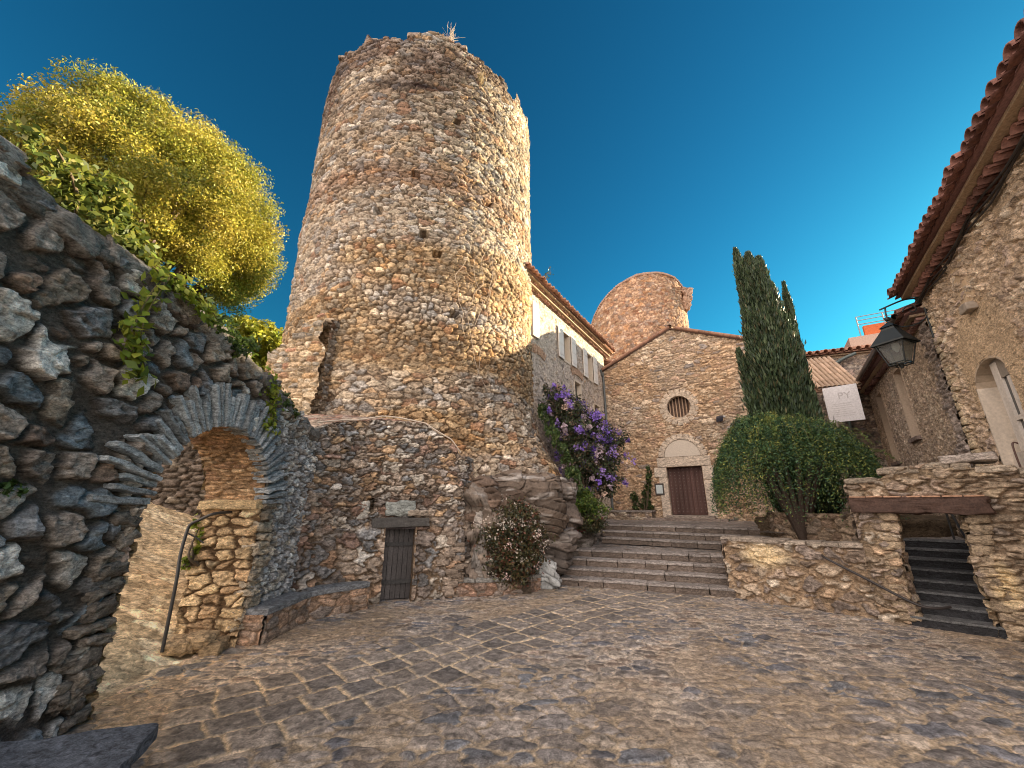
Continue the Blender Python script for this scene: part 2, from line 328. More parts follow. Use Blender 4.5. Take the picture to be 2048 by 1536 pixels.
# ================================================================ LEFT WALL WITH ARCH
LW = thing('archway_wall', 'tall dark rubble wall pierced by a round archway of thin upright stones, on the left', 'stone wall', (-3.9, 5, 0))
WX = -3.7; ay, ar, az0 = 5.06, .99, 1.80      # arch centre y, radius, springing
def top_of_wall(y): return np.interp(y, [-1, 1, 2.16, 2.8, 3.3, 4.06, 5.5, 6.3, 7.2, 8], [4.3, 4.3, 4.2, 4.02, 4.0, 3.96, 3.64, 3.35, 3.12, 3.0])
def wall_pos(u, v): return np.stack([WX+0*u, u, v], 1), np.broadcast_to(np.array([1., 0, 0]), (len(u), 3))
def lw_fn(u, v):
    h, c = relief(u, v, .27, .25, P_WALL, (.10, .085, .072), 101, mw=.22, edge=.28, hs=.095, rough=.38, warp=.32, rnd=.95, big=.6, p=2.8, facet=.35)
    h2, c2 = relief(u, v, .12, .13, [(.40, .40, .40, 3), (.52, .52, .50, 2), (.30, .30, .30, 2), (.45, .40, .33, 1)], (.20, .18, .16), 105, mw=.14, edge=.28, hs=.07, rough=.35, facet=.5, warp=.6, rnd=.9, big=.4)
    k = ss(6.05, 6.2, u+(fbm(u*3, v*3, 2)-.5)*.3); h = h*(1-k)+h2*k; c = c*(1-k)[:, None]+c2*k[:, None]
    return h+(fbm(u*1.2, v*1.2, 9, 2)-.5)*.12, c
def in_arch(u, v, g=0.):
    return ((np.abs(u-ay) < ar-g) & (v < az0)) | (((u-ay)**2+(v-az0)**2 < (ar-g)**2) & (v >= az0))
V, F, K = surf(wall_pos, .2, 7.75, -.05, 4.8, .0125, lw_fn, lambda u, v: (~in_arch(u, v, -.03)) & (v < top_of_wall(u)+(fbm(u*4, u*0, 3)-.5)*.25), flip=False)
link('wall_face', mesh('wall_face', V, F, NEAR, K), LW)
def wall_back(u, v): return np.stack([WX-.8+0*u, u, v], 1), np.broadcast_to(np.array([-1., 0, 0]), (len(u), 3))
V, F, K = surf(wall_back, .2, 7.75, -.05, 4.8, .06, lambda u, v: relief(u, v, .3, .2, P_JAMB, (.4, .3, .2), 107, hs=.05), lambda u, v: (~in_arch(u, v, .0)) & (v < top_of_wall(u)-.1), flip=True)
link('wall_back', mesh('wall_back', V, F, STONE, K), LW)
def wtop(u, v): return np.stack([WX-.85+v, u, top_of_wall(u)-.06], 1), np.broadcast_to(np.array([0., 0, 1.]), (len(u), 3))
V, F, K = surf(wtop, .2, 7.75, 0, .9, .03, lambda u, v: relief(u, v, .3, .25, P_WALL, (.2, .16, .12), 108, hs=.1), flip=True)
link('wall_top', mesh('wall_top', V, F, NEAR, K), LW)
# reveal of the opening: path from the right jamb over the arch to the left jamb
plen = az0; alen = math.pi*ar
def rev_pos(u, v):
    y = np.empty_like(u); z = np.empty_like(u); ny = np.empty_like(u); nz = np.empty_like(u)
    a = u < plen; y[a] = ay+ar; z[a] = u[a]; ny[a] = -1; nz[a] = 0
    b = (u >= plen) & (u <= plen+alen); th = (u[b]-plen)/ar; y[b] = ay+ar*np.cos(th); z[b] = az0+ar*np.sin(th); ny[b] = -np.cos(th); nz[b] = -np.sin(th)
    c = u > plen+alen; y[c] = ay-ar; z[c] = az0-(u[c]-plen-alen); ny[c] = 1; nz[c] = 0
    return np.stack([WX+.05-v, y, z], 1), np.stack([0*u, ny, nz], 1)
def rev_fn(u, v):
    h1, c1 = relief(v, u, .28, .15, P_JAMB, (.15, .09, .045), 111, mw=.17, edge=.22, hs=.06, rough=.4, facet=.6, warp=.35)
    h2, c2 = relief(v, u, .24, .065, [(.46, .27, .12, 3), (.38, .21, .10, 3), (.52, .34, .17, 1)], (.34, .22, .12), 113, mw=.2, edge=.45, hs=.035, rough=.3, warp=.25)
    k = ss(plen-.05, plen+.05, u)*ss(plen+alen+.3, plen+alen, u); return h1*(1-k)+h2*k, c1*(1-k)[:, None]+c2*k[:, None]
V, F, K = surf(rev_pos, -.03, 2*plen+alen, 0, .86, .0125, rev_fn, flip=False)
link('arch_reveal', mesh('arch_reveal', V, F, NEAR, K), LW)
m = MB(); nv = 42
for k in range(nv):
    th = math.pi*(k+.5)/nv+rng.normal(0, .016); ln = rng.uniform(.15, .28) * (1.25 if k > nv-6 else 1); w = math.pi*ar/nv*.5*rng.uniform(.5, 1.0)
    rc = ar+ln-.03; c = (WX+rng.uniform(-.01, .06), ay+rc*math.cos(th), az0+rc*math.sin(th)); dr = np.array([0, math.cos(th), math.sin(th)]); tg = np.array([0, -math.sin(th), math.cos(th)])
    g = rng.uniform(.24, .46); tg = tg+dr*rng.normal(0, .04); m.rbox(c, dr*ln, tg*w, np.array([.11, 0, 0]), .5, 9, .022, (g*.93, g, g*1.03), k, 9)
m.part('arch_ring', NEAR, LW)
m = MB()
def jz(side):
    z = 0.02
    while z < az0-.02:
        hh = rng.uniform(.08, .2); ln = rng.uniform(.09, .19); yy = ay+side*(ar+ln-.04+rng.uniform(0, .07)); g = rng.uniform(.5, 1.15)
        base = np.array([.26, .22, .18]) if side < 0 else np.array([.42, .35, .26]); col = base*g
        m.rbox((WX-.02, yy, z+hh*.5), (rng.uniform(.09, .13), 0, 0), (0, ln, rng.uniform(-.02, .02)), (0, 0, hh*.46), .75, 9, .045, col, rng.integers(999), 7); z += hh*.98
jz(-1); jz(1)
m.rbox((WX-.36, ay+ar-.02, az0+.0), (.42, 0, 0), (0, .13, 0), (0, 0, .065), .3, 9, .02, (.55, .40, .22), 4, 6)
for k in range(7):
    m.rbox((WX-.1-.07*k, ay+ar-.05-rng.uniform(0, .22)-.03*k, .05+rng.uniform(0, .16)), (rng.uniform(.08, .16), .03, 0), (-.03, rng.uniform(.09, .16), 0), (0, 0, rng.uniform(.05, .1)), .6, 8, .03, np.array([.46, .32, .18])*rng.uniform(.7, 1.1), k+40, 6)
m.part('jamb_stones', NEAR, LW)
m = MB()
for k in range(42):       # rocks bedded on top
    y = .6+k*.165+rng.uniform(-.05, .05); t = float(top_of_wall(y)); g = rng.uniform(.14, .34); s_ = rng.uniform(.09, .2)*(1.25 if y < 3.2 else 1)
    m.rbox((WX-.07+rng.uniform(-.05, .04), y, t-.06+rng.uniform(-.03, .05)), (rng.uniform(.1, .2), rng.uniform(-.03, .03), 0), (0, s_*1.3, -.03), (0, .02, s_*.75), .7, 9, .05, (g, g*.9, g*.8), k, 5)
m.part('coping_rocks', NEAR, LW)

# far wall seen through the arch
BW = thing('lane_wall', 'shaded rubble wall at the far end of the ramp, seen through the archway', 'stone wall', (-8.3, 10, 1.8))
V, F, K = surf(plane_pos((-13.5, 7.6), (.9, .42)), 0, 10, 0, 3.9, .035, lambda u, v: relief(u, v, .3, .14, [(.20, .15, .11, 3), (.15, .115, .085, 3), (.26, .21, .15, 1)], (.06, .045, .03), 121, hs=.09, mw=.15))
link('wall_face', mesh('wall_face', V, F, STONE, K), BW)
m = MB(); m.obox((-13.5, 7.6), (.9063, .4226), 0, 10, -.5, -.05, 0, 3.88, (.25, .2, .15)); m.part('wall_core', STONE, BW)
# handrail on the ramp
m = MB(); m.tube(spline([(-4.22, 5.50, .1), (-4.27, 5.54, .85), (-4.35, 5.61, 1.17), (-4.40, 5.70, 1.47), (-4.38, 5.72, 1.55), (-4.30, 5.74, 1.60), (-4.12, 5.75, 1.68), (-4.05, 6.05, 1.70)], 8), .02, 8, (.05, .045, .04))
m.tube(spline([(-4.39, 5.68, 1.44), (-4.30, 5.74, 1.38), (-4.2, 5.78, 1.30)], 5), .011, 6, (.05, .045, .04))
o = m.part('handrail', METAL); o['label'] = 'bent dark iron handrail on the ramp beyond the archway'; o['category'] = 'handrail'

# ================================================================ MAIN TOWER
T = thing('round_tower', 'huge ruined round tower of warm rubble stone rising in the middle', 'tower', (TW[0], TW[1], 0))
def flare(th, z):      # th measured from the direction to the camera, positive to the right
    return 1.45*ss(5.2, 1.2, z)**1.3*ss(.35, 1.3, th)
th0 = math.atan2(TW[0], TW[1])
def tower_pos(u, v):
    th = u/TR; r = TR+flare(th, v)+.012*(10-v)*0; ang = th-th0     # direction to camera rotated
    dx = np.sin(ang+0*u)*1; fx = np.sin(th)*math.cos(th0)-np.cos(th)*math.sin(th0); fy = -np.cos(th)*math.cos(th0)-np.sin(th)*math.sin(th0)
    return np.stack([TW[0]+fx*r, TW[1]+fy*r, v], 1), np.stack([fx, fy, 0*u], 1)
holes = [(-1.35, 9.6), (-.05, 8.9), (.7, 13.2), (.35, 8.35), (-2.2, 12.6), (1.9, 10.7), (3.6, 12.5), (.9, 6.6), (-.4, 10.9)]
def tower_fn(u, v):
    h, c = relief(u, v, .27, .145, P_TOWER, (.17, .125, .09), 201, mw=.11, edge=.19, hs=.06, rough=.4, warp=.5, rnd=.95, big=.55, p=3.4, facet=.45)
    h2, c2 = relief(u, v, .21, .155, P_TOWER, (.17, .125, .09), 203, mw=.14, edge=.26, hs=.07, rough=.3, warp=.4, rnd=.9, big=.45, facet=.3)
    k = ss(10.3, 8.6, v)*ss(4.5, 6, v)*ss(.35, .55, fbm(u*.5, v*.5, 209, 2)); h = h*(1-k)+h2*k; c = c*(1-k)[:, None]+c2*k[:, None]
    n = fbm(u*.45, v*.6, 211, 4); n2 = fbm(u*.25+7, v*.9, 212, 3)
    def tint(t, w, c): return c*(1-w[:, None])+c*np.array(t)*w[:, None]
    c = tint((.42, .38, .40), ss(12.5, 15.6, v)*.95*ss(.28, .55, n), c)               # weathered upper courses
    c = tint((.55, .36, .28), ss(.9, .0, np.abs(v-10.9-(n-.5)))*.6, c)             # brown band
    c = tint((1.12, .92, .62), ss(10.4, 9, v)*ss(.42, .6, n2)*.7, c)                  # ochre stones
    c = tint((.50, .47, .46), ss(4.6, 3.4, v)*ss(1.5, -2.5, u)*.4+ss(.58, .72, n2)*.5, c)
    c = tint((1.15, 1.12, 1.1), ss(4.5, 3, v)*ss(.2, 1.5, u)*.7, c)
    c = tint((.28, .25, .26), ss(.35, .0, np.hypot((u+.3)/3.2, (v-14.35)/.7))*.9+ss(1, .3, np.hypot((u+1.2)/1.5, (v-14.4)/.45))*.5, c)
    for (a, b) in holes:
        d = np.maximum(np.abs(u-a)/.12, np.abs(v-b)/.11); h = h-.42*(d < 1)
    h = h+(fbm(u*.6, v*.6, 220, 3)-.5)*.14
    return h, c
def tower_top(u): # ragged rim
    return 16.55-.9*ss(1.0, 1.7, u/TR)+(fbm(u*1.6, u*0+3, 230, 3)-.5)*1.0+ (fbm(u*6, u*0+9, 231, 2)-.5)*.22-.45*(ss(.1, .0, np.abs(u-2.9)-.2))
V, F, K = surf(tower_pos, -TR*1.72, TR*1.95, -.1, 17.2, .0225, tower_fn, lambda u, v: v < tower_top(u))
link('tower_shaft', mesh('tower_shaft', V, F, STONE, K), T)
V, F, K = surf(tower_pos, TR*1.9, TR*(2*math.pi-1.7), -.1, 16.4, .12, lambda u, v: (0*u, np.tile([.36, .28, .2], (len(u), 1))))
link('tower_rear', mesh('tower_rear', V, F, STONE, K), T)
def tin(u, v):
    P, Nn = tower_pos(u, v); return P-Nn*1.0, -Nn
V, F, K = surf(tin, 0, TR*2*math.pi, 12, 16.3, .12, lambda u, v: (0*u, np.tile([.3, .24, .18], (len(u), 1))), flip=True)
link('tower_inside', mesh('tower_inside', V, F, STONE, K), T)
m = MB()
for k in range(150):
    u = rng.uniform(-TR*1.6, TR*1.9); p, n_ = tower_pos(np.array([u]), np.array([12.])); r = rng.uniform(.0, .75)
    z = float(tower_top(np.array([u]))[0])-.05; c = p[0]-n_[0]*(r+.05); g = rng.uniform(.5, 1.1)
    m.rbox((c[0], c[1], z+rng.uniform(-.05, .07)), (rng.uniform(.1, .22), 0, 0), (0, rng.uniform(.1, .2), 0), (0, 0, rng.uniform(.06, .12)), .6, 5, .03, (.34*g, .27*g, .22*g), k, 5)
m.part('broken_rim', STONE, T)
# stub of a broken wall against the tower
def stub_top(u): return 6.3-.9*ss(1.1, .1, u)+(fbm(u*5, u*0, 5)-.5)*.35
m_o = (-5.9, 8.95)
V, F, K = surf(plane_pos(m_o, (1, -.06)), 0, 1.42, 0, 6.6, .02, lambda u, v: (lambda hc: (hc[0]+.12*(fbm(u*2, v*1.5, 7)-.5)+.14*np.sin(v*1.7)*0, hc[1]*np.array([1.15, 1.08, .96])))(relief(u, v, .24, .13, P_TOWER+[(.40, .22, .15, .5)], (.36, .28, .19), 241, hs=.06)), lambda u, v: (v < stub_top(u)) & (u < 1.34+(fbm(v*3, v*0+2, 8)-.5)*.35))
link('buttress_front', mesh('buttress_front', V, F, STONE, K), T)
V, F, K = surf(plane_pos((-4.49, 8.88), (.15, 1)), 0, 1.3, 0, 6.5, .025, lambda u, v: (lambda hc: (hc[0], hc[1]*.75))(relief(u, v, .24, .13, P_TOWER, (.3, .22, .16), 243, hs=.07)), lambda u, v: v < 6.2+.25*u+(fbm(u*4, v*0, 5)-.5)*.2)
link('buttress_side', mesh('buttress_side', V, F, STONE, K), T)
m = MB()
for k in range(26):
    t = rng.uniform(0, 1.35); m.rbox((-5.9+t, 9.15+rng.uniform(-.12, .6), float(stub_top(np.array([t]))[0])-.08), (.14, 0, 0), (0, .14, .02), (0, 0, .08), .6, 5, .03, (.42, .32, .22), k, 5)
m.part('buttress_rubble', STONE, T)

# ================================================================ ANNEX (curved wall with plank door in front of the tower)
AN = thing('curved_lean_to', 'low curved rubble building bulging from the foot of the tower, with a plank door', 'outbuilding', (-2.3, 8.6, 0))
apos0, alen_ = path_pos([(-3.85, 6.95), (-3.3, 7.75), (-2.75, 8.25), (-1.95, 8.60), (-1.22, 8.93), (-1.0, 9.25), (-.85, 10.1)])
def apos(u, v):
    P, n_ = apos0(u, v); return P-n_*(v*.03)[:, None], n_
PP = apos0(np.linspace(0, alen_, 400), np.zeros(400))[0]
def ua(x, y): k = np.argmin((PP[:, 0]-x)**2+(PP[:, 1]-y)**2); return k/399*alen_
uL, uR = ua(-2.52, 8.38), ua(-1.97, 8.59); uc_ = ua(-1.22, 8.93)
def a_top(u): return np.interp(u, [0, ua(-3.3, 7.75), ua(-2.75, 8.25), ua(-1.9, 8.6), uc_-.15, uc_+.1, alen_], [3.05, 3.40, 3.55, 3.52, 3.15, 2.85, 2.9])
def an_fn(u, v):
    h, c = relief(u, v, .20, .11, P_BASE+[(.46, .30, .16, 1.5)], (.17, .13, .10), 301, mw=.16, edge=.28, hs=.07, rough=.32, facet=.5, warp=.7, rnd=.95, big=.5)
    h2, c2 = relief(u, v, .30, .2, P_BASE, (.22, .16, .11), 305, mw=.12, edge=.24, hs=.09, rough=.35, facet=.6, warp=.8, rnd=.9, big=.5)
    k = ss(1.6, 1.2, v+(fbm(u*2, v*2, 3)-.5)*.6); h = h*(1-k)+h2*k; c = c*(1-k)[:, None]+c2*k[:, None]
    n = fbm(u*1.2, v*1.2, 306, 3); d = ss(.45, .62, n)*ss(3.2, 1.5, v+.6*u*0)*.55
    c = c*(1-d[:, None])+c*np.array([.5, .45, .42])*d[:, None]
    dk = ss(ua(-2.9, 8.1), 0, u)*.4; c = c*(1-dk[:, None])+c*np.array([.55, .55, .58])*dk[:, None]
    return h+(fbm(u*1.5, v*1.5, 309, 2)-.5)*.14, c
def hole_a(u, v): return ((u > uL) & (u < uR) & (v < 1.42)) | ((u > ua(-2.80, 8.2)-.07) & (u < ua(-2.80, 8.2)+.08) & (v > 1.66) & (v < 1.93))
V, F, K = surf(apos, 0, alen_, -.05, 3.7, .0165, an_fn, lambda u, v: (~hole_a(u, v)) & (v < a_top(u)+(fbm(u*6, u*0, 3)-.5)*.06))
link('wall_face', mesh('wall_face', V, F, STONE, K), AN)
def roof_a(u, v):
    P, n_ = apos(u, np.interp(u, [0, alen_], [0, 0])+a_top(u)); t = v
    Q = P-n_*(t*1.3)[:, None]; Q[:, 2] = a_top(u)-.03+t*.35; return Q, np.broadcast_to(np.array([0, 0, 1.]), (len(u), 3))
V, F, K = surf(roof_a, 0, alen_, 0, 1, .03, lambda u, v: relief(u, v*1.3, .25, .12, [(.34, .18, .12, 2), (.38, .28, .2, 2), (.3, .22, .17, 2)], (.3, .22, .16), 311, hs=.04), flip=False)
link('stone_ledge', mesh('stone_ledge', V, F, STONE, K), AN)
u_ = np.linspace(.4, uc_+.1, 60); P_, n__ = apos(u_, a_top(u_)); m = MB()
m.tube(P_+n__*.04+np.array([0, 0, .05])+np.stack([0*u_, 0*u_, .03*np.sin(u_*4)], 1), .016, 6, (.62, .52, .42)); m.part('edge_cable', PLASTER, AN)
dd = np.array([-1.97+2.52, 8.59-8.38]); dd /= np.linalg.norm(dd); dn_ = np.array([dd[1], -dd[0]]); do = np.array([-2.52, 8.38])
D = MB()
for k in range(6):
    g = rng.uniform(.75, 1.25); D.obox(do, dd, k*.098+.004, k*.098+.094, -.24, -.21+rng.uniform(-.004, .004), .03, 1.32, (.075*g, .07*g, .07*g), .1, .004, 6, k, 8)
door = D.part('door', WOOD, AN)
for z in (.3, 1.0): m = MB(); m.obox(do, dd, 0, .59, -.205, -.18, z, z+.07, (.05, .05, .05)); m.subpart('door_batten', WOOD, door)
m = MB(); m.obox(do, dd, -.03, .0, -.28, .02, 0, 1.4, (.2, .15, .11), .2, .015, 6); m.obox(do, dd, .585, .62, -.28, .02, 0, 1.4, (.22, .16, .11), .2, .015, 6)
m.obox(do, dd, -.1, .7, -.32, -.28, 0, 2.0, (.03, .03, .03)); m.obox(do, dd, -.02, .6, -.28, .01, 1.33, 1.4, (.06, .05, .05))
m.part('door_reveal', STONE, AN)
m = MB(); m.obox(do, dd, -.28, .86, -.2, .07, 1.37, 1.55, (.085, .08, .075), .12, .02, 12, 3, 4); m.part('lintel', WOOD, AN)
m = MB(); m.obox(do, dd, -.05, .55, -.05, .07, 1.57, 1.86, (.30, .32, .30), .5, .05, 10, 5, 3); m.obox(do, dd, .4, .85, -.05, .07, 1.57, 1.70, (.36, .30, .24), .6, .04, 9, 6, 3)
m.obox(do, dd, -.62, -.36, -.05, .07, 1.55, 1.85, (.42, .40, .36), .5, .04, 9, 7, 3)
m.part('lintel_stones', STONE, AN)
# quoin pebbles at its right corner and threshold
m = MB()
for k in range(16):
    u = uc_+rng.uniform(-.25, .15); p, n_ = apos(np.array([u]), np.array([.1+k*.08])); g = rng.uniform(.6, 1.1)
    m.rbox(p[0]+n_[0]*.02, (rng.uniform(.08, .15), .03, 0), (-.02, .1, 0), (0, 0, .06), .6, 6, .025, (.30*g, .24*g, .19*g), k, 5)
m.part('corner_stones', STONE, AN)

# ================================================================ BENCHES
def bench(label, a, b, w, n0):
    a = np.array(a, float); b = np.array(b, float); L_ = np.linalg.norm(b-a); d = (b-a)/L_
    t = thing('stone_bench', label, 'bench', (a[0], a[1], 0)); m = MB()
    k = max(1, int(L_/.75)); 
    for i in range(k):
        g = rng.uniform(.85, 1.15); m.obox(a, d, L_*i/k+.006, L_*(i+1)/k-.006, -w, .045, .36, .45, (.20*g, .21*g, .22*g), .3, .014, 12, n0+i, 4)
    m.part('seat_slab', NEAR, t)
    V, F, K = surf(plane_pos(a, d), .0, L_, -.02, .37, .014, lambda u, v: relief(u, v, .26, .14, [(.42, .26, .16, 2), (.34, .24, .17, 2), (.28, .22, .18, 1)], (.30, .2, .13), n0, hs=.035))
    V2, F2, K2 = surf(plane_pos(a-np.array([d[1], -d[0]])*w, (d[1], -d[0])), .0, w, -.02, .37, .014, lambda u, v: relief(u, v, .26, .14, [(.44, .26, .15, 2), (.36, .24, .16, 2)], (.30, .2, .13), n0+1, hs=.035))
    V3, F3, K3 = surf(plane_pos(b, (-d[1], d[0])), .0, w, -.02, .37, .02, lambda u, v: relief(u, v, .26, .14, [(.42, .26, .16, 2), (.34, .24, .17, 2)], (.30, .2, .13), n0+2, hs=.035))
    mm = MB(); mm.add(V, F, K); mm.add(V2, F2, K2); mm.add(V3, F3, K3); mm.part('bench_base', NEAR, t)
bench('grey slab bench along the wall just right of the archway', (-3.36, 6.05), (-3.30, 7.15), .38, 401)
bench('grey slab bench under the curved wall, left of the plank door', (-3.32, 7.20), (-2.62, 8.0), .42, 411)
# stepped plinth above the benches
o = None
t = thing('stone_bench', 'dark slab bench cut off by the bottom left corner of the photo', 'bench', (-2.9, 2.5, 0))
m = MB(); a = np.array([-2.08, 2.55]); b = np.array([-2.40, 3.19])
m.obox((-2.02, 2.2), np.array([-.36, .95])/np.hypot(.36, .95), 0, 1.05, -1.35, .05, .33, .42, (.125, .14, .165), .3, .03, 30, 5, 2.5); m.part('seat_slab', NEAR, t)
m = MB(); m.obox((-2.05, 2.2), np.array([-.36, .95])/np.hypot(.36, .95), 0.05, 1.0, -1.3, -.03, -.02, .335, (.13, .11, .10), .15, .03, 12, 5, 4); m.part('bench_base', NEAR, t)

# ================================================================ CHAPEL
CP = thing('stone_chapel', 'gabled stone chapel with a round window above its dark door', 'chapel', (CH[0], CH[1], 1.2))
def gable(u): return 9.78-np.where(u < .4, (0.4-u)*.44, (u-.4)*.42)
def ch_fn(u, v):
    h, c = relief(u, v, .30, .13, P_CHAP, (.40, .30, .21), 501, mw=.19, edge=.32, hs=.05, rough=.35, warp=.6, facet=.4, rnd=.95, big=.55)
    n = fbm(u*.5, v*.5, 505, 3); w = ss(.45, .7, n)*.5; c = c*(1-w[:, None])+c*np.array([1.12, .92, .70])*w[:, None]
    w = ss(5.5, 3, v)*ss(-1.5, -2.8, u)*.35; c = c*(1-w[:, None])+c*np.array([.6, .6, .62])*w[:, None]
    return h, c
cu, cz_, cr = .36, 6.02, .50; du0, du1, dz0, dz1 = -.46, .98, 1.38, 3.38
def ch_mask(u, v): return (v < gable(u)) & ~((u-cu)**2+(v-cz_)**2 < (cr+.02)**2) & ~((u > du0) & (u < du1) & (v < dz1)) 
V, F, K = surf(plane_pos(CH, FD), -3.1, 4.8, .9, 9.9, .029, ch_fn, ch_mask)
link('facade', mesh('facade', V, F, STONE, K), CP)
def f3(o, d, u, w, z):
    n = nrm(d); return (o[0]+d[0]*u+n[0]*w, o[1]+d[1]*u+n[1]*w, z)
m = MB()
for (ua_, ub_) in ((-3.1, -3.1), (4.8, 4.8)):
    z1 = float(gable(ua_)); m.quad(f3(CH, FD, ua_, 0, .5), f3(CH, FD, ua_, -16, .5), f3(CH, FD, ua_, -16, z1), f3(CH, FD, ua_, 0, z1), (.42, .32, .22))
m.quad(f3(CH, FD, -3.1, -16, .5), f3(CH, FD, 4.8, -16, .5), f3(CH, FD, 4.8, -16, 7.5), f3(CH, FD, -3.1, -16, 7.5), (.4, .3, .2))
m.quad(f3(CH, FD, -3.1, -.5, .5), f3(CH, FD, 4.8, -.5, .5), f3(CH, FD, 4.8, -.5, 7.8), f3(CH, FD, -3.1, -.5, 7.8), (.02, .02, .02))
m.part('side_walls', STONE, CP, smooth=False)
# roof: slab plus tile row showing at the verge
def roofslab(m, u0, u1, w0, w1, zf, th, col, n=1):
    for a, b in ((u0, u1),):
        pa = [f3(CH, FD, a, w1, float(zf(a))+.02), f3(CH, FD, b, w1, float(zf(b))+.02), f3(CH, FD, b, w0, float(zf(b))+.02), f3(CH, FD, a, w0, float(zf(a))+.02)]
        pb = [(p[0], p[1], p[2]+th) for p in pa]
        m.add(pa+pb, [[3, 2, 1, 0], [4, 5, 6, 7], [0, 1, 5, 4], [1, 2, 6, 5], [2, 3, 7, 6], [3, 0, 4, 7]], col)
m = MB(); roofslab(m, -3.2, .4, -16.2, .12, gable, .06, (.16, .10, .08)); roofslab(m, .4, 4.95, -16.2, .12, gable, .06, (.16, .10, .08))
for k in range(34):
    u0 = -3.2+k*.24; u1 = u0+.26
    if u0 < .4 < u1: u1 = .4
    z0, z1 = float(gable(u0)), float(gable(u1)); 
    p0 = np.array(f3(CH, FD, u0, .10, z0+.10)); p1 = np.array(f3(CH, FD, u1, .10, z1+.10)); lift = .02
    m.tube([p0+(0, 0, .01), p1+(0, 0, lift)] if u0 < .4 else [p0+(0, 0, lift), p1+(0, 0, .01)], [.085, .075] if u0 < .4 else [.075, .085], 8, np.array([.30, .17, .12])*rng.uniform(.7, 1.2))
for k in range(36):
    w = .06-k*.45; m.tube([f3(CH, FD, .4, w, 9.93), f3(CH, FD, .4, w-.46, 9.95)], [.12, .1], 8, (.30, .18, .13))
m.part('roof', TILE, CP)
# oculus
m = MB()
for k in range(18):
    th = 2*math.pi*(k+.5)/18; c_ = (cr+.16); uc, zc = cu+c_*math.cos(th), cz_+c_*math.sin(th)
    X = np.array([FD[0]*math.cos(th), FD[1]*math.cos(th), math.sin(th)]); Y = np.array([-FD[0]*math.sin(th), -FD[1]*math.sin(th), math.cos(th)]); g = rng.uniform(.88, 1.06)
    m.rbox(f3(CH, FD, uc, -.08, zc), X*.17, Y*(math.pi*c_/18*.95), np.array([FD[1], -FD[0], 0])*.13, .1, 5, .006, (.52*g, .43*g, .34*g), k)
m.obox(CH, FD, cu-.12, cu+.12, -.1, .06, cz_-.86, cz_-.72, (.50, .43, .35), .2, .01, 5)
oc = m.part('round_window', STONE, CP)
m = MB()
for k in range(7):
    uu = -.42+k*.14; hh = math.sqrt(max(.02, cr**2-uu**2)); m.tube([f3(CH, FD, cu+uu, -.26, cz_-hh), f3(CH, FD, cu+uu, -.26, cz_+hh)], .032, 8, (.40, .28, .20))
m.subpart('window_bars', WOOD, oc)
m = MB(); m.rbox(f3(CH, FD, cu, -.36, cz_), np.array([FD[0], FD[1], 0])*.6, (0, 0, .6), np.array([FD[1], -FD[0], 0])*.02, .1, 3, 0, (.12, .08, .06)); m.subpart('window_back', WOOD, oc)
# portal
m = MB(); PS = (.60, .51, .42)
m.obox(CH, FD, du0-.34, du0, -.35, .07, 1.3, 2.95, PS, .06, .006, 5, 1); m.obox(CH, FD, du0-.52, du0, -.35, .075, 2.96, 3.38, PS, .06, .006, 5, 2)
m.obox(CH, FD, du1, du1+.34, -.35, .07, 1.3, 2.8, PS, .06, .006, 5, 3); m.obox(CH, FD, du1, du1+.45, -.35, .075, 2.81, 3.38, PS, .06, .006, 5, 4)
m.obox(CH, FD, du0-.36, du1+.36, -.35, .10, 3.385, 3.80, (.57, .48, .39), .06, .008, 6, 5)
mu = (du0+du1)/2+.0
for k in range(11):
    th = math.pi*(k+.5)/11; rr = .86; X = np.array([FD[0]*math.cos(th), FD[1]*math.cos(th), math.sin(th)]); Y = np.array([-FD[0]*math.sin(th), -FD[1]*math.sin(th), math.cos(th)]); g = rng.uniform(.92, 1.05)
    m.rbox(f3(CH, FD, mu+rr*math.cos(th), .03, 3.81+rr*math.sin(th)), X*.125, Y*(math.pi*rr/11*.5*.95), np.array([FD[1], -FD[0], 0])*.08, .1, 5, .004, (.55*g, .46*g, .37*g), k)
m.part('door_surround', STONE, CP)
m = MB(); vs = [f3(CH, FD, mu, .075, 3.81)]; fs = []; nn = 24
for k in range(nn+1): th = math.pi*k/nn; vs.append(f3(CH, FD, mu+.73*math.cos(th), .075, 3.81+.73*math.sin(th)))
for k in range(0, nn, 2): fs.append([0, k+1, k+2, k+3])
m.add(vs, fs, (.60, .53, .45)); m.part('tympanum', PLASTER, CP, smooth=False)
m = MB(); DC = np.array([.095, .052, .045])
for k in range(8):
    g = rng.uniform(.8, 1.2); a_ = du0+.01+k*.178; m.obox(CH, FD, a_, a_+.174, -.26, -.20, 1.40, 3.38, DC*g, .08, .003, 5, k)
for i in range(8):
    for j in range(14): m.rbox(f3(CH, FD, du0+.1+i*.178, -.195, 1.52+j*.137), np.array([FD[0], FD[1], 0])*.017, (0, 0, .017), np.array([FD[1], -FD[0], 0])*.014, .9, 3, 0, (.30, .25, .23))
m.part('door', WOOD, CP)
m = MB(); m.obox(CH, FD, du0-.15, du1+.25, -.35, .32, 1.2, 1.385, (.34, .29, .25), .12, .012, 8, 3); m.obox(CH, FD, du0-1.0, du1+.75, -.35, .8, 1.14, 1.27, (.27, .22, .19), .12, .012, 10, 6); m.part('doorstep', STONE, CP)
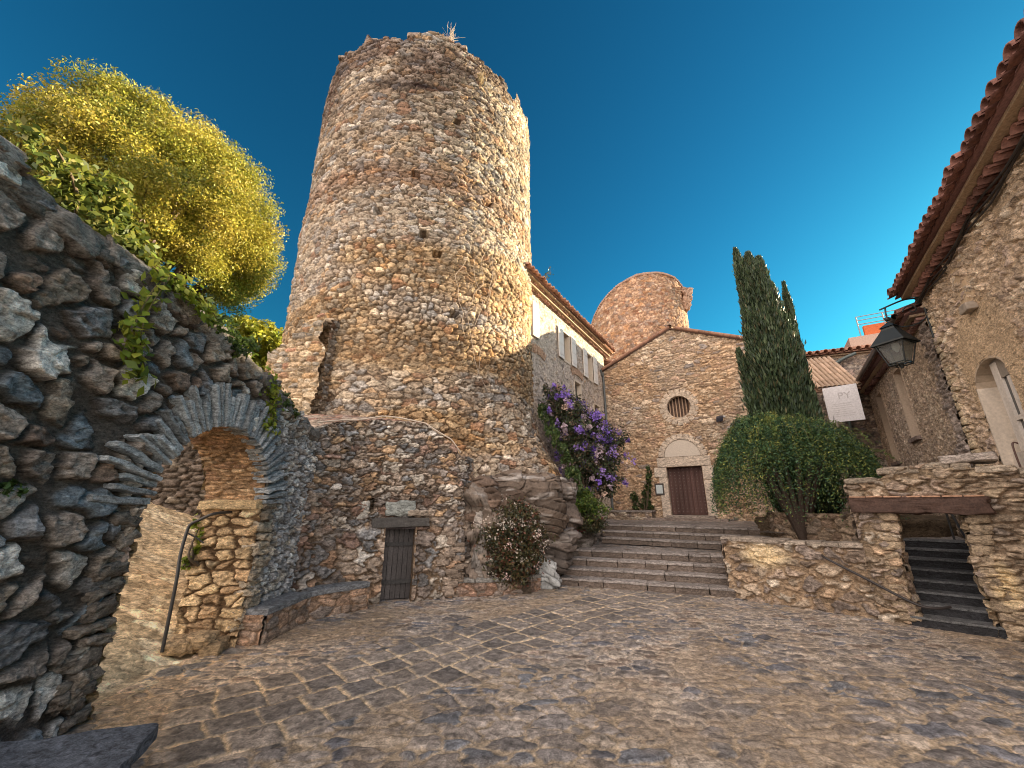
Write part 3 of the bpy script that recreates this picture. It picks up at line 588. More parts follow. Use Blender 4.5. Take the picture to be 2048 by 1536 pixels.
# notice board, floodlight, drainpipe
t = thing('notice_board', 'small dark framed notice case on the chapel wall left of the door', 'notice board', f3(CH, FD, -.83, .05, 2.2))
m = MB(); m.obox(CH, FD, -1.02, -.64, .03, .09, 2.2, 2.7, (.06, .05, .045)); fr = m.part('frame', METAL, t)
m = MB(); m.obox(CH, FD, -.965, -.695, .085, .1, 2.27, 2.63, (.55, .62, .63), .02); m.part('notice_sheet', PLASTER, t)
t = thing('floodlight', 'small dark floodlight fixed to the chapel wall right of the round window', 'light', f3(CH, FD, 1.95, .05, 5.2))
m = MB(); m.tube([f3(CH, FD, 1.95, .0, 5.15), f3(CH, FD, 1.95, .2, 5.2)], .02, 6, (.04, .04, .05)); m.part('bracket', METAL, t)
m = MB(); m.rbox(f3(CH, FD, 1.93, .26, 5.25), (.12, -.05, .02), (.03, .06, .05), (0, -.03, .09), .3, 4, 0, (.035, .035, .05)); m.rbox(f3(CH, FD, 2.1, .2, 5.33), (.05, 0, 0), (0, .05, 0), (0, 0, .05), .9, 4, 0, (.5, .5, .5)); m.part('lamp_head', METAL, t)
m = MB(); m.tube(spline([f3(CH, FD, -3.02, .35, 8.3), f3(CH, FD, -3.0, .18, 8.0), f3(CH, FD, -2.98, .12, 7.6), f3(CH, FD, -2.98, .12, 1.0)], 8), .055, 10, (.10, .11, .11))
for z in (2.5, 4.5, 6.5): m.tube([f3(CH, FD, -2.98, .12, z), f3(CH, FD, -2.98, .12, z+.05)], .07, 10, (.1, .11, .11))
o = m.part('drainpipe', METAL); o['label'] = 'thin grey drainpipe in the corner between the chapel and the shuttered house'; o['category'] = 'drainpipe'

# ================================================================ ROOF EDGE OF CANAL TILES (genoise)
def tiled_eave(par, o, d, u0, u1, z, tiers, slope, run, col=(.30, .15, .11), pitch=.21, over=.62, roof_col=None, name='roof'):
    m = MB(); n_ = nrm(d); k = int((u1-u0)/pitch)
    up = np.array([-n_[0], -n_[1], slope]); 
    for i in range(k+1):
        u = u0+i*pitch; b = np.array(f3(o, d, u, over+rng.uniform(-.03, .03), z)); g = rng.uniform(.65, 1.25); cc = np.array(col)*g
        nseg = 5 if True else 1
        for s in range(nseg):      # overlapping barrel tiles up the slope, each a half tube
            L0 = s*.36; L1 = L0+.42 if s < nseg-1 else run
            c0 = b+up*L0+np.array([0, 0, .03*0]); c1 = b+up*L1+np.array([0, 0, -.02]); th = np.linspace(-.15, math.pi+.15, 8)
            ring = lambda c, r: np.stack([c+np.array([d[0]*math.cos(t), d[1]*math.cos(t), 0])*r+np.array([0, 0, math.sin(t)])*r for t in th])
            r0, r1 = .098, .08; A_ = ring(c0, r0); B_ = ring(c1, r1); A2 = ring(c0, r0-.018); B2 = ring(c1, r1-.018)
            V = np.vstack([A_, B_, A2, B2]); F = []
            for j in range(7): F += [[j, j+1, 9+j, 8+j], [16+j+1, 16+j, 24+j, 25+j], [j+1, j, 16+j, 17+j]]
            m.add(V, F, cc*rng.uniform(.85, 1.15))
        b2 = b+np.array([d[0]*pitch/2, d[1]*pitch/2, -.035]); th = np.linspace(math.pi, 2*math.pi, 7)
        A_ = np.stack([b2+np.array([d[0]*math.cos(t), d[1]*math.cos(t), 0])*.09+np.array([0, 0, math.sin(t)])*.055 for t in th]); B_ = A_+up*run
        m.add(np.vstack([A_, B_]), [[j+1, j, 7+j, 8+j] for j in range(6)], cc*.8)
    # roof body
    pa = [f3(o, d, u0-.05, over-.12, z-.07), f3(o, d, u1+.1, over-.12, z-.07), f3(o, d, u1+.1, over-.12-run, z-.07+slope*run), f3(o, d, u0-.05, over-.12-run, z-.07+slope*run)]
    pb = [(p[0], p[1], p[2]+.04) for p in pa]
    m.add(pa+pb, [[0, 3, 2, 1], [4, 5, 6, 7], [0, 1, 5, 4], [1, 2, 6, 5], [2, 3, 7, 6], [3, 0, 4, 7]], np.array(col)*.8)
    r = m.part(name, TILE, par)
    g_ = MB(); zz = z-.08
    for t in range(tiers):
        w = (over-.26)*(1-t/tiers); w2 = (over-.26)*(1-(t+1)/tiers)
        g_.obox(o, d, u0, u1, -.05, w+.07, zz-.05, zz, (.42, .31, .21), .1, .012, 14, t, 2)
        for i in range(int((u1-u0)/pitch)):
            u = u0+(i+.5)*pitch+rng.uniform(-.02, .02); zc = zz-.05; th = np.linspace(0, math.pi, 7); cc = np.array(col)*rng.uniform(.6, 1.5)*np.array([1, 1.05, 1.05])
            c0 = np.array(f3(o, d, u, w-.02+rng.uniform(-.02, .02), zc-.085)); c1 = np.array(f3(o, d, u, -.02, zc-.085))
            ring = lambda c, r: np.stack([c+np.array([d[0]*math.cos(q), d[1]*math.cos(q), 0])*r+np.array([0, 0, math.sin(q)])*r*.95 for q in th])
            A_ = ring(c0, .09); B_ = ring(c1, .09); A2 = ring(c0, .072); B2 = ring(c1, .072); V = np.vstack([A_, B_, A2, B2]); F = []
            for j in range(6): F += [[j, j+1, 8+j, 7+j], [14+j+1, 14+j, 21+j, 22+j], [j+1, j, 14+j, 15+j]]
            g_.add(V, F, cc)
        g_.obox(o, d, u0, u1, -.05, w2+.03, zz-.15, zz-.05, (.30, .22, .15), .1, .01, 8, t+5, 2)
        zz -= .15
    g_.part('cornice', TILE, par)
    return r

# ================================================================ HOUSE WITH SHUTTERS (left of chapel)
HS = thing('shuttered_house', 'long plastered stone house with white shutters between the tower and the chapel', 'house', (HO[0], HO[1], 0))
def hs_fn(u, v):
    h, c = relief(u, v, .24, .15, [(.38, .29, .20, 3), (.32, .26, .22, 3), (.44, .36, .27, 2), (.42, .28, .16, 1)], (.60, .52, .44), 601, mw=.42, edge=.62, hs=.025, rough=.3, warp=.9, rnd=.95, big=.6)
    return h, c
HW = [(-4.97, -4.43, 7.95, 8.95), (-3.42, -2.72, 7.3, 8.45), (-1.75, -1.1, 7.2, 8.4), (-7.9, -7.5, 7.3, 8.9)]
HL = [(-3.75, -3.0, 5.7, 6.85), (-1.55, -.75, 4.2, 6.3)]
HW = [(-8.05, -7.45, 7.55, 8.85), (-4.75, -4.05, 7.45, 8.75), (-2.15, -1.45, 7.35, 8.65)]
def hs_mask(u, v):
    k = v < 9.3
    for a, b, c, d in HW+HL: k &= ~((u > a) & (u < b) & (v > c) & (v < d))
    return k
V, F, K = surf(plane_pos(HO, AX), -8.3, .35, 0, 9.3, .035, hs_fn, hs_mask)
link('facade', mesh('facade', V, F, STONE, K), HS)
m = MB(); m.obox(HO, AX, -8.3, .35, -7, -.35, 0, 9.2, (.5, .42, .33), .01); m.part('walls', PLASTER, HS)
tiled_eave(HS, HO, AX, -8.4, .9, 9.62, 2, .35, 4.2, (.36, .20, .14), .26, .55)
for i, (a, b, c, d) in enumerate(HW+HL):
    w = MB(); 
    for (p, q, r_, s_) in ((a-.03, a+.05, c, d), (b-.05, b+.03, c, d), (a, b, c-.06, c+.03), (a, b, d-.04, d+.04)): w.obox(HO, AX, p, q, -.3, .03, r_, s_, (.60, .52, .42), .05)
    wf = w.part('window', PLASTER, HS)
    g = MB(); g.obox(HO, AX, a, b, -.26, -.22, c, d, (.05, .05, .05)); gg = g.subpart('pane', GLASS, wf)
    f_ = MB(); mid = (a+b)/2
    for (p, q, r_, s_) in ((mid-.03, mid+.03, c, d), (a+.05, a+.1, c, d), (b-.1, b-.05, c, d), (a, b, (c+d)/2-.02, (c+d)/2+.02)): f_.obox(HO, AX, p, q, -.22, -.18, r_, s_, (.45, .40, .34) if i < 3 else (.10, .09, .08), .05)
    f_.subpart('window_frame', WOOD, wf)
    if i < 3:
        for (p, q) in ((a-.52, a-.06), (b+.06, b+.52)):
            s = MB(); s.obox(HO, AX, p, q, .05, .09, c-.03, d+.03, (.74, .72, .68), .05); 
            for k in range(3): s.obox(HO, AX, p+.03, q-.03, .088, .1, c+.1+k*.45, c+.17+k*.45, (.70, .68, .64), .1)
            s.part('shutter', PLASTER, HS)
# brick relieving arches
for (uc, zc, rr, n0) in ((-3.4, 6.4, 1.0, 15), (-7.0, 6.2, 1.0, 11)):
    m = MB()
    for k in range(n0):
        th = R(60+60*k/(n0-1)); X = np.array([AX[0]*math.cos(th), AX[1]*math.cos(th), math.sin(th)]); Y = np.array([-AX[0]*math.sin(th), -AX[1]*math.sin(th), math.cos(th)])
        m.rbox(f3(HO, AX, uc+(rr+.1)*math.cos(th)*1.05, .02, zc+(rr-.1)*math.sin(th)), X*.16, Y*.028, np.array([AX[1], -AX[0], 0])*.03, .2, 3, .003, (.40, .28, .20), k)
    m.part('brick_arch', STONE, HS)
# gutter
# second lower roof piece at chapel corner
m = MB(); m.obox(HO, AX, .36, 2.6, -3.0, .0, 5, 8.75, (.58, .50, .40), .02); m.part('wing_wall', PLASTER, HS)
tiled_eave(HS, HO, AX, .95, 2.9, 9.05, 1, .35, 3, (.36, .2, .14), .26, .35, name='wing_roof')

# ================================================================ SECOND TOWER
T2 = thing('ruined_tower', 'distant reddish round tower with a slanting broken top behind the chapel roof', 'tower', (11, 32.3, 0))
c2 = (11.3, 32.6); R2 = 4.15; t20 = math.atan2(c2[0], c2[1])
def t2pos(u, v):
    th = u/R2; fx = np.sin(th)*math.cos(t20)-np.cos(th)*math.sin(t20); fy = -np.cos(th)*math.cos(t20)-np.sin(th)*math.sin(t20)
    return np.stack([c2[0]+fx*R2, c2[1]+fy*R2, v], 1), np.stack([fx, fy, 0*u], 1)
def t2top(u):
    x = np.clip(u/R2, -1.9, 1.9); return np.interp(x, [-1.9, -1.4, -1.1, -.7, -.3, .1, .5, .9, 1.3, 1.9], [15.2, 16.2, 17.3, 18.4, 19.3, 19.9, 20.1, 20.0, 19.5, 19.0])
V, F, K = surf(t2pos, -R2*1.9, R2*1.9, 8, 21.5, .07, lambda u, v: (lambda hc: (hc[0], hc[1]*np.array([.95, .76, .66])))(relief(u, v, .34, .2, P_TOWER, (.34, .24, .19), 701, hs=.07)), lambda u, v: v < t2top(u)+(fbm(u*2, u*0, 3)-.5)*.15)
link('tower_shaft', mesh('tower_shaft', V, F, STONE, K), T2)
V, F, K = surf(t2pos, R2*1.85, R2*(2*math.pi-1.85), 8, 17.5, .3, lambda u, v: (0*u, np.tile([.36, .24, .18], (len(u), 1))))
link('tower_rear', mesh('tower_rear', V, F, STONE, K), T2)
def t2in(u, v):
    P, n_ = t2pos(u, v); return P-n_*1.0, -n_
V, F, K = surf(t2in, -R2*1.8, R2*1.8, 14, 21, .2, lambda u, v: (0*u, np.tile([.33, .24, .18], (len(u), 1))), lambda u, v: v < t2top(u)-.1, flip=True)
link('tower_inside', mesh('tower_inside', V, F, STONE, K), T2)
m = MB()
for k in range(90):
    u = -R2*1.8+k*R2*3.6/90; p, n_ = t2pos(np.array([u]), np.array([0.])); m.rbox((p[0][0]-n_[0][0]*.1, p[0][1]-n_[0][1]*.1, float(t2top(np.array([u]))[0])), (.2, 0, 0), (0, .2, 0), (0, 0, .1), .5, 4, .03, (.40, .27, .21), k)
m.part('broken_rim', STONE, T2)
m = MB(); p, n_ = t2pos(np.array([R2*1.22]), np.array([18.5])); p = p[0]; 
m.rbox((p[0]+.30, p[1], 18.9), (.36, .1, 0), (-.1, .4, 0), (0, 0, .55), .35, 16, .22, (.40, .27, .2), 3, 2); m.rbox((p[0]+.1, p[1], 18.0), (.3, .1, 0), (-.1, .4, 0), (0, 0, .6), .6, 14, .2, (.42, .28, .2), 4, 2); m.part('wall_stump', STONE, T2)

# ================================================================ STEPS
def steps_flight(par, Ls, Rs, zs, back, seed, thick=.17):
    for k in range(len(zs)):
        a = np.array(Ls[k], float); b = np.array(Rs[k], float); Ln = np.linalg.norm(b-a); d = (b-a)/Ln; m = MB(); s = 0
        while s < Ln-.05:
            l = min(rng.uniform(.45, .95), Ln-s); l = Ln-s if Ln-s-l < .25 else l; g = rng.uniform(.8, 1.2); off = rng.uniform(-.015, .015)
            m.obox(a, d, s+.004, s+l-.004, -back[k], off, zs[k]-thick, zs[k]-rng.uniform(0, .012), np.array([.15, .12, .10])*g, .13, .016, 12, seed+k*20+int(s*10), 3.5)
            m.obox(a, d, s+.004, s+l-.004, -back[k], off+.018, zs[k]-.045, zs[k]+rng.uniform(0, .008), np.array([.30, .27, .25])*g, .4, .010, 12, seed+k*20+int(s*10)+7, 4.5); s += l
        m.part('step', NEAR, par)
ST = thing('lower_steps', 'flight of four worn stone steps rising from the plaza', 'steps', (2.9, 9.5, 0))
L4 = [(1.10+.16*k, 10.17+.36*k) for k in range(4)]; R4 = [(4.80+.05*k, 8.73+.355*k) for k in range(4)]
steps_flight(ST, L4, R4, [.17, .34, .51, .68], [.45, .45, .45, .6], 801)
ST2 = thing('upper_steps', 'three broad stone steps up to the chapel terrace', 'steps', (5, 12.5, .68))
L3 = [(2.75+.12*k, 12.95+.42*k) for k in range(3)]; R3 = [(7.1+.1*k, 9.9+.42*k) for k in range(3)]
steps_flight(ST2, L3, R3, [.85, 1.02, 1.19], [.5, .5, .6], 831)
def poly(name, pts, z, fn, res, mat, seed):
    pts = np.array(pts, float); lo = pts.min(0); hi = pts.max(0)
    def inside(u, v):
        r = np.zeros(len(u), bool); n = len(pts)
        for i in range(n):
            x0, y0 = pts[i]; x1, y1 = pts[(i+1) % n]; c = ((y0 > v) != (y1 > v)) & (u < (x1-x0)*(v-y0)/(y1-y0+1e-12)+x0); r ^= c
        return r
    V, F, K = surf(lambda u, v: (np.stack([u, v, 0*u+z], 1), np.broadcast_to(np.array([0, 0, 1.]), (len(u), 3))), lo[0], hi[0], lo[1], hi[1], res, fn, inside)
    return link(name, mesh(name, V, F, mat, K), kind='structure')
pf = lambda u, v: relief(u, v, .34, .24, [(.22, .19, .17, 3), (.27, .24, .22, 2), (.19, .17, .16, 2)], (.32, .25, .19), 871, hs=.015, rough=.6, mw=.09)
poly('landing_paving', [(1.7, 11.6), (4.8, 10.2), (7.4, 9.3), (7.4, 10.8), (3.0, 13.6), (2.0, 13.2)], .655, pf, .03, PAVE, 1)
poly('terrace_paving', [(2.9, 13.9), (7.5, 10.9), (12.5, 12.5), (13, 15), (5.0, 20.0), (3, 17)], 1.17, pf, .04, PAVE, 1)

# ================================================================ PARAPET + GATEWAY ON THE RIGHT
PO = np.array([4.53, 8.84]); PD = np.array([1.74, -1.82]); PD = PD/np.linalg.norm(PD)
def par_fn(u, v):
    h, c = relief(u, v, .27, .17, P_PAR, (.36, .26, .17), 901, mw=.24, edge=.4, hs=.075, rough=.35, facet=.6, warp=.6, rnd=.95, big=.55); 
    w = ss(.55, .15, np.hypot((u-.62)/1.0, (v-.85)/.55)); c = c*(1-.75*w[:, None])+np.array([.84, .68, .42])*(.75*w)[:, None]*(.85+.3*fbm(u*20, v*20, 5, 2))[:, None]  # pool of warm sunlight painted into the parapet stones
    return h+(fbm(u*1.5, v*1.5, 903, 2)-.5)*.1, c
PW = thing('parapet_wall', 'low coped rubble wall beside the steps with a painted-in patch of warm sunlight', 'stone wall', (4.53, 8.84, 0))
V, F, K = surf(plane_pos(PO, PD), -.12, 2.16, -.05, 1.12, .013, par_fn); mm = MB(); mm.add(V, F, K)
V, F, K = surf(plane_pos(PO-PD*.12+np.array([PD[1], -PD[0]])*-.42, np.array([PD[1], -PD[0]])), 0, .44, -.05, 1.12, .014, lambda u, v: relief(u, v, .26, .2, P_PAR, (.3, .22, .15), 905, hs=.05)); mm.add(V, F, K)
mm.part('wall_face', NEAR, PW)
m = MB(); m.obox(PO, PD, -.12, 2.4, -.42, -.03, 0, 1.1, (.33, .25, .18), .02); m.part('wall_core', STONE, PW)
m = MB(); s = -.16
while s < 2.1:
    l = rng.uniform(.22, .5); g = rng.uniform(.8, 1.15); m.obox(PO, PD, s, min(s+l-.01, 2.16), -.46, .05+rng.uniform(-.02, .03), 1.08, 1.155+rng.uniform(-.01, .015), (.33*g, .28*g, .23*g), .35, .014, 9, int(s*50)+99, 4); s += l
m.part('coping', NEAR, PW)
GW = thing('gateway_wall', 'rough stone gateway with a timber lintel framing a dark stair, on the right', 'gateway', tuple(PO+PD*3)+(0,))
gu0, gu1, gh = 2.60, 3.42, 1.66
def gw_top(u): return np.interp(u, [2.1, 2.6, 2.75, 3.2, 3.7, 4.2, 4.8], [2.16, 2.24, 2.34, 2.42, 2.36, 2.25, 2.2])
def gw_fn(u, v):
    h, c = relief(u, v, .27, .17, P_PAR, (.32, .24, .16), 911, mw=.2, edge=.32, hs=.085, rough=.35, facet=.4, warp=.75, rnd=.95, big=.5)
    h2, c2_ = relief(u, v, .32, .105, [(.44, .33, .21, 2), (.36, .27, .18, 2), (.30, .24, .19, 1)], (.26, .19, .13), 913, mw=.16, edge=.28, hs=.09, rough=.35, facet=.4, warp=.45, rnd=.8)
    k = ss(3.35, 3.5, u); h = h*(1-k)+h2*k; c = c*(1-k)[:, None]+c2_*k[:, None]; w = ss(1.0, .3, np.hypot((u-3.62)/.2, (v-.68)/.42)+(fbm(u*6, v*6, 4)-.5)*.5); c = c*(1-.8*w[:, None])+np.array([.80, .62, .36])*.8*w[:, None]; return h+(fbm(u*1.5, v*1.5, 915, 2)-.5)*.12, c  # patch of warm light painted on the pillar right of the opening
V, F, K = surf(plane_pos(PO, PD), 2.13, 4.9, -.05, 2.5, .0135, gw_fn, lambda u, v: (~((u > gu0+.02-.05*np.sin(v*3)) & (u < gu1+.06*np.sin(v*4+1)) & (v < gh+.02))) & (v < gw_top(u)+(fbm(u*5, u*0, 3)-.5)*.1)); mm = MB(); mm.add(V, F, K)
V, F, K = surf(plane_pos(PO+PD*2.13-np.array([PD[1], -PD[0]])*.55, np.array([PD[1], -PD[0]])), 0, .57, .9, 2.16, .014, lambda u, v: relief(u, v, .26, .2, P_PAR, (.3, .22, .15), 917, hs=.05)); mm.add(V, F, K)
V, F, K = surf(plane_pos(PO+PD*(gu0-.01), -np.array([PD[1], -PD[0]])), -.04, .6, -.05, 2.0, .014, lambda u, v: relief(u, v, .3, .15, P_PAR, (.3, .22, .15), 918, hs=.07)); mm.add(V, F, K)
V, F, K = surf(plane_pos(PO+PD*(gu1+.03)-np.array([PD[1], -PD[0]])*.6, np.array([PD[1], -PD[0]])), 0, .64, -.05, 2.0, .014, lambda u, v: relief(u, v, .3, .12, [(.52, .40, .24, 2), (.44, .32, .19, 2)], (.34, .25, .15), 919, hs=.08)); mm.add(V, F, K)
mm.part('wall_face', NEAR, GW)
m = MB(); nn_ = np.array([PD[1], -PD[0]])
m.obox(PO, PD, 2.16, 2.61, -.55, -.04, 0, 2.1, (.3, .23, .16), .02); m.obox(PO, PD, 3.45, 4.9, -.55, -.06, 0, 2.15, (.3, .23, .16), .02); m.obox(PO, PD, 2.2, 4.9, -.55, -.05, 1.72, 2.12, (.28, .2, .14), .02); m.part('wall_core', STONE, GW)
m = MB(); s = 2.1
while s < 4.7:
    l = rng.uniform(.2, .55); g = rng.uniform(.7, 1.25); hh = rng.uniform(.05, .09); zt = float(gw_top(s+l/2)); m.obox(PO, PD, s, s+l-.01, -.56, .06+rng.uniform(-.03, .05), zt-hh, zt+hh*.8, (.38*g, .32*g, .25*g), .6, .03, 10, int(s*50)+9, 3.5); s += l
m.obox(PO, PD, 3.35, 3.95, -.3, .1, 2.42, 2.56, (.42, .37, .33), .5, .04, 12, 77, 4)
for k in range(22):      # jamb stones
    sd = k % 2; z = .05+(k//2)*.148; g = rng.uniform(.7, 1.2); u = gu0-.02-.05*math.sin(z*3)-rng.uniform(.05, .1) if sd == 0 else gu1+.06*math.sin(z*4+1)+rng.uniform(.08, .14)
    m.obox(PO, PD, u-rng.uniform(.1, .15), u+rng.uniform(.1, .15), -.3, .055, z, z+.14, (.42*g, .33*g, .23*g), .6, .03, 9, k, 5)
m.part('coping_stones', NEAR, GW)
m = MB(); m.obox(PO, PD, 2.11, 3.74, -.35, .17, 1.67, 1.92, (.075, .045, .035), .12, .035, 26, 8, 3.5); m.part('timber_lintel', WOOD, GW)
m = MB()
for k in range(7): m.obox(PO, PD, 2.14+k*.225, 2.35+k*.225, -.2, .19, 1.915, 1.94, np.array([.40, .24, .16])*rng.uniform(.7, 1.2), .3, .008, 5, k)
m.part('tile_strip', TILE, GW)
# inner stair going up behind
IS = thing('dark_stair', 'dark narrow stair climbing behind the stone gateway', 'steps', tuple(PO+PD*3-nn_*.6)+(0,))
sd_ = np.array([math.sin(R(44)), math.cos(R(44))]); so_ = PO+PD*gu0-sd_*.05-PD*.05; 
perp = np.array([sd_[1], -sd_[0]])
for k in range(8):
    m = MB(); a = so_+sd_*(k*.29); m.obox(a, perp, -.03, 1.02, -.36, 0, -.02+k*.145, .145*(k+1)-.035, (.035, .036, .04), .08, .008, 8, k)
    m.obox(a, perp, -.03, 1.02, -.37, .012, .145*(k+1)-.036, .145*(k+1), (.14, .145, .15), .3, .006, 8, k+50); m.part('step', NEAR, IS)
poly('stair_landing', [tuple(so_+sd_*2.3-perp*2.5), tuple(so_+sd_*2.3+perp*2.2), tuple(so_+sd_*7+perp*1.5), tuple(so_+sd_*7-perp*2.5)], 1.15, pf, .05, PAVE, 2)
SW = thing('stair_wall', 'shaded rubble wall beside the dark stair inside the gateway', 'stone wall', tuple(so_+perp*1.2)+(0,))
V, F, K = surf(plane_pos(so_+perp*.98+sd_*.5, sd_*-1), -4.4, .1, -.02, 2.0, .03, lambda u, v: relief(u, v, .25, .13, P_PAR, (.22, .17, .13), 951, hs=.05), lambda u, v: v < .95+np.clip(-u, 0, 2.5)*.5, flip=True)
V[:, :2] += 0; link('wall_face', mesh('wall_face', V, F, STONE, K), SW)
m = MB(); m.tube(spline([tuple(so_+perp*.80+sd_*2.6)+(2.0,), tuple(so_+perp*.86+sd_*1.6)+(1.50,), tuple(so_+perp*.92+sd_*.55)+(.98,)], 6), .02, 8, (.03, .03, .03))
for q in (.6, 2.4): m.tube([tuple(so_+perp*(.92 if q < 1 else .8)+sd_*q)+(.2 if q < 1 else 1.1,), tuple(so_+perp*(.92 if q < 1 else .8)+sd_*q)+(.98 if q < 1 else 1.95,)], .018, 8, (.03, .03, .03))
o = m.part('handrail', METAL); o['label'] = 'black iron handrail rising inside the gateway stair'; o['category'] = 'handrail'
m = MB(); pr = lambda u, w, z: f3(PO, PD, u, w, z)
m.tube(spline([pr(1.55, .02, .93), pr(1.64, .12, .88), pr(2.1, .16, .63), pr(2.62, .16, .34), pr(2.85, .10, .30), pr(3.0, -.05, .32)], 8), .021, 8, (.035, .03, .03))
o = m.part('handrail', METAL); o['label'] = 'dark iron handrail sloping down the front of the rubble parapet'; o['category'] = 'handrail'
# retaining wall of the raised bed under the bush
RW = thing('raised_bed', 'rubble raised bed behind the parapet holding the weeping bush', 'planter', (6.2, 10, .7))
rpos, rl = path_pos([(7.3, 11.6), (6.75, 10.9), (6.55, 10.3), (6.7, 9.5), (6.9, 8.5), (6.7, 7.6)])
V, F, K = surf(rpos, 0, rl, .6, 1.62, .022, lambda u, v: relief(u, v, .24, .15, [(.30, .2, .13, 3), (.36, .26, .17, 2), (.24, .18, .13, 2)], (.24, .17, .11), 961, hs=.06), flip=True)
V2, F2, K2 = V, F, K; link('bed_wall', mesh('bed_wall', V, F, STONE, K), RW)
m = MB(); m.rbox((8.45, 10.2, 1.05), (1.5, .3, 0), (-.4, 1.4, 0), (0, 0, .5), .3, 12, .1, (.12, .09, .06), 3, 2); m.part('soil', STONE, RW)

# ================================================================ RIGHT NEAR BUILDING
NB = thing('corner_house', 'near rough plastered house with white arched door and overhanging tiled eave, right edge', 'house', (RB[0], RB[1], 0))
def nb_fn(u, v):
    h, c = relief(u, v, .26, .17, [(.60, .45, .31, 3), (.54, .40, .28, 3), (.66, .53, .39, 2), (.46, .33, .23, 1.5), (.58, .43, .34, 1)], (.62, .47, .33), 1001, mw=.34, edge=.5, hs=.055, rough=.5, facet=.7, warp=.8, rnd=.95, big=.6)
    pl = ss(.55, .72, fbm(u*.8+3, v*.8, 1003, 3)); sm = ss(.95, .7, np.hypot((u+1.5)/1.35, (v-3.95)/1.35))
    pl = np.clip(np.maximum(pl*.5, sm), 0, 1); h = h*(1-.75*pl); c = c*(1-pl[:, None])+np.array([.55, .41, .27])*(.85+.3*fbm(u*8, v*8, 1004, 3))[:, None]*pl[:, None]
    return h+(fbm(u*1.1, v*1.1, 1005, 2)-.5)*.1, c
dA, dB, dZ0, dZ1 = -1.95, -.72, 1.6, 3.72
def darch(u): return dZ1+.36*np.sqrt(np.clip(1-((u-(dA+dB)/2)/((dB-dA)/2))**2, 0, 1))
V, F, K = surf(plane_pos(RB, BX), -6.5, .28, -.05, 6.0, .0165, nb_fn, lambda u, v: ~((u > dA) & (u < dB) & (v > dZ0) & (v < darch(u))))
link('facade', mesh('facade', V, F, NEAR, K), NB)
V, F, K = surf(plane_pos(tuple(np.array(RB)+np.array(BX)*.27), (BX[1], -BX[0])), 0, 5, -.05, 6.4, .04, lambda u, v: relief(u, v, .3, .14, P_CHAP, (.6, .45, .3), 1007, hs=.05), flip=True)
link('gable_wall', mesh('gable_wall', V, F, STONE, K), NB)
m = MB(); m.obox(RB, BX, -6.5, .2, -5.5, -.45, -.05, 6.0, (.5, .38, .26), .01); m.part('walls', PLASTER, NB)
tiled_eave(NB, RB, BX, -6.5, .22, 6.13, 1, .36, 8.0, (.25, .12, .095), .225, .52)
m = MB()
for off in (0, .03, -.025): m.tube(spline([f3(RB, BX, u, .10+off, 5.86-.05*math.sin(u*3+off*40)+off) for u in np.linspace(-6.3, .2, 12)], 5), .016, 6, (.04, .035, .035))
m.part('eave_cable', METAL, NB)
# door
m = MB(); WHT = (.66, .60, .54)
m.obox(RB, BX, dA-.02, dA+.10, -.32, -.02, dZ0, dZ1+.1, WHT, .05, .003, 5); m.obox(RB, BX, dB-.42, dB+.01, -.34, -.30, dZ0, dZ1+.25, WHT, .03, .003, 5)
m.obox(RB, BX, dB-.015, dB+.03, -.34, .015, dZ0, dZ1, (.62, .54, .45), .05, .004, 6)
for k in range(10):
    th = math.pi*(k+.5)/10; um = (dA+dB)/2; hw = (dB-dA)/2
    p = f3(RB, BX, um+hw*math.cos(th), -.17, dZ1+.36*math.sin(th)); tx = np.array([-hw*math.sin(th), .36*math.cos(th)]); tx = tx/np.linalg.norm(tx)
    m.rbox(p, np.array([BX[0]*tx[0], BX[1]*tx[0], tx[1]])*.105, np.array([-BX[0]*tx[1], -BX[1]*tx[1], tx[0]])*.02, np.array([BX[1], -BX[0], 0])*.18, .2, 3, .003, (.5, .4, .3))
m.obox(RB, BX, dA-.03, dB+.03, -.35, .06, dZ0-.08, dZ0, (.6, .55, .5), .1, .005, 6)
m.part('door_surround', PLASTER, NB)
m = MB(); m.obox(RB, BX, dA, dB, -.15, -.105, dZ0, dZ0+1.0, WHT, .04, .002, 5); m.obox(RB, BX, dB-.62, dB-.42, -.15, -.09, dZ0+1.0, dZ1+.3, WHT, .04, .002, 5)
m.obox(RB, BX, dA, dB-.4, -.15, -.10, dZ1+.02, dZ1+.36, (.30, .26, .22), .03); m.obox(RB, BX, dA, dB-.5, -.15, -.09, dZ0+1.45, dZ0+1.52, WHT, .1); m.obox(RB, BX, dA+.35, dA+.42, -.15, -.09, dZ0+1.0, dZ1, WHT, .1)
dr = m.part('door', PLASTER, NB)
m = MB(); m.obox(RB, BX, dA, dB-.5, -.16, -.13, dZ0+1.0, dZ1+.02, (.1, .1, .1), .02); m.subpart('pane', GLASS, dr)
m = MB(); m.tube(spline([f3(RB, BX, -1.12, -.1, 2.72), f3(RB, BX, -1.12, -.03, 2.7), f3(RB, BX, -1.16, -.03, 2.2), f3(RB, BX, -1.25, -.1, 2.15)], 6), .013, 6, (.10, .05, .04)); m.subpart('handle', METAL, dr)
# quoins
m = MB(); z = .05
while z < 5.5:
    hh = rng.uniform(.09, .2); g = rng.uniform(.85, 1.2); l = rng.uniform(.14, .3); m.obox(RB, BX, .29-l, .33, -.35, .045, z, z+hh-.015, (.52*g, .42*g, .29*g), .4, .014, 7, int(z*99), 5); z += hh
m.part('quoins', NEAR, NB)
m = MB()
m.obox(RB, BX, -1.85, -1.35, -.05, .03, 5.0, 5.85, (.60, .45, .30), .04, .006, 5); m.obox(RB, BX, -1.75, -1.45, -.02, .13, 4.86, 5.0, (.34, .29, .24), .3, .02, 7); m.part('blocked_vent', PLASTER, NB)

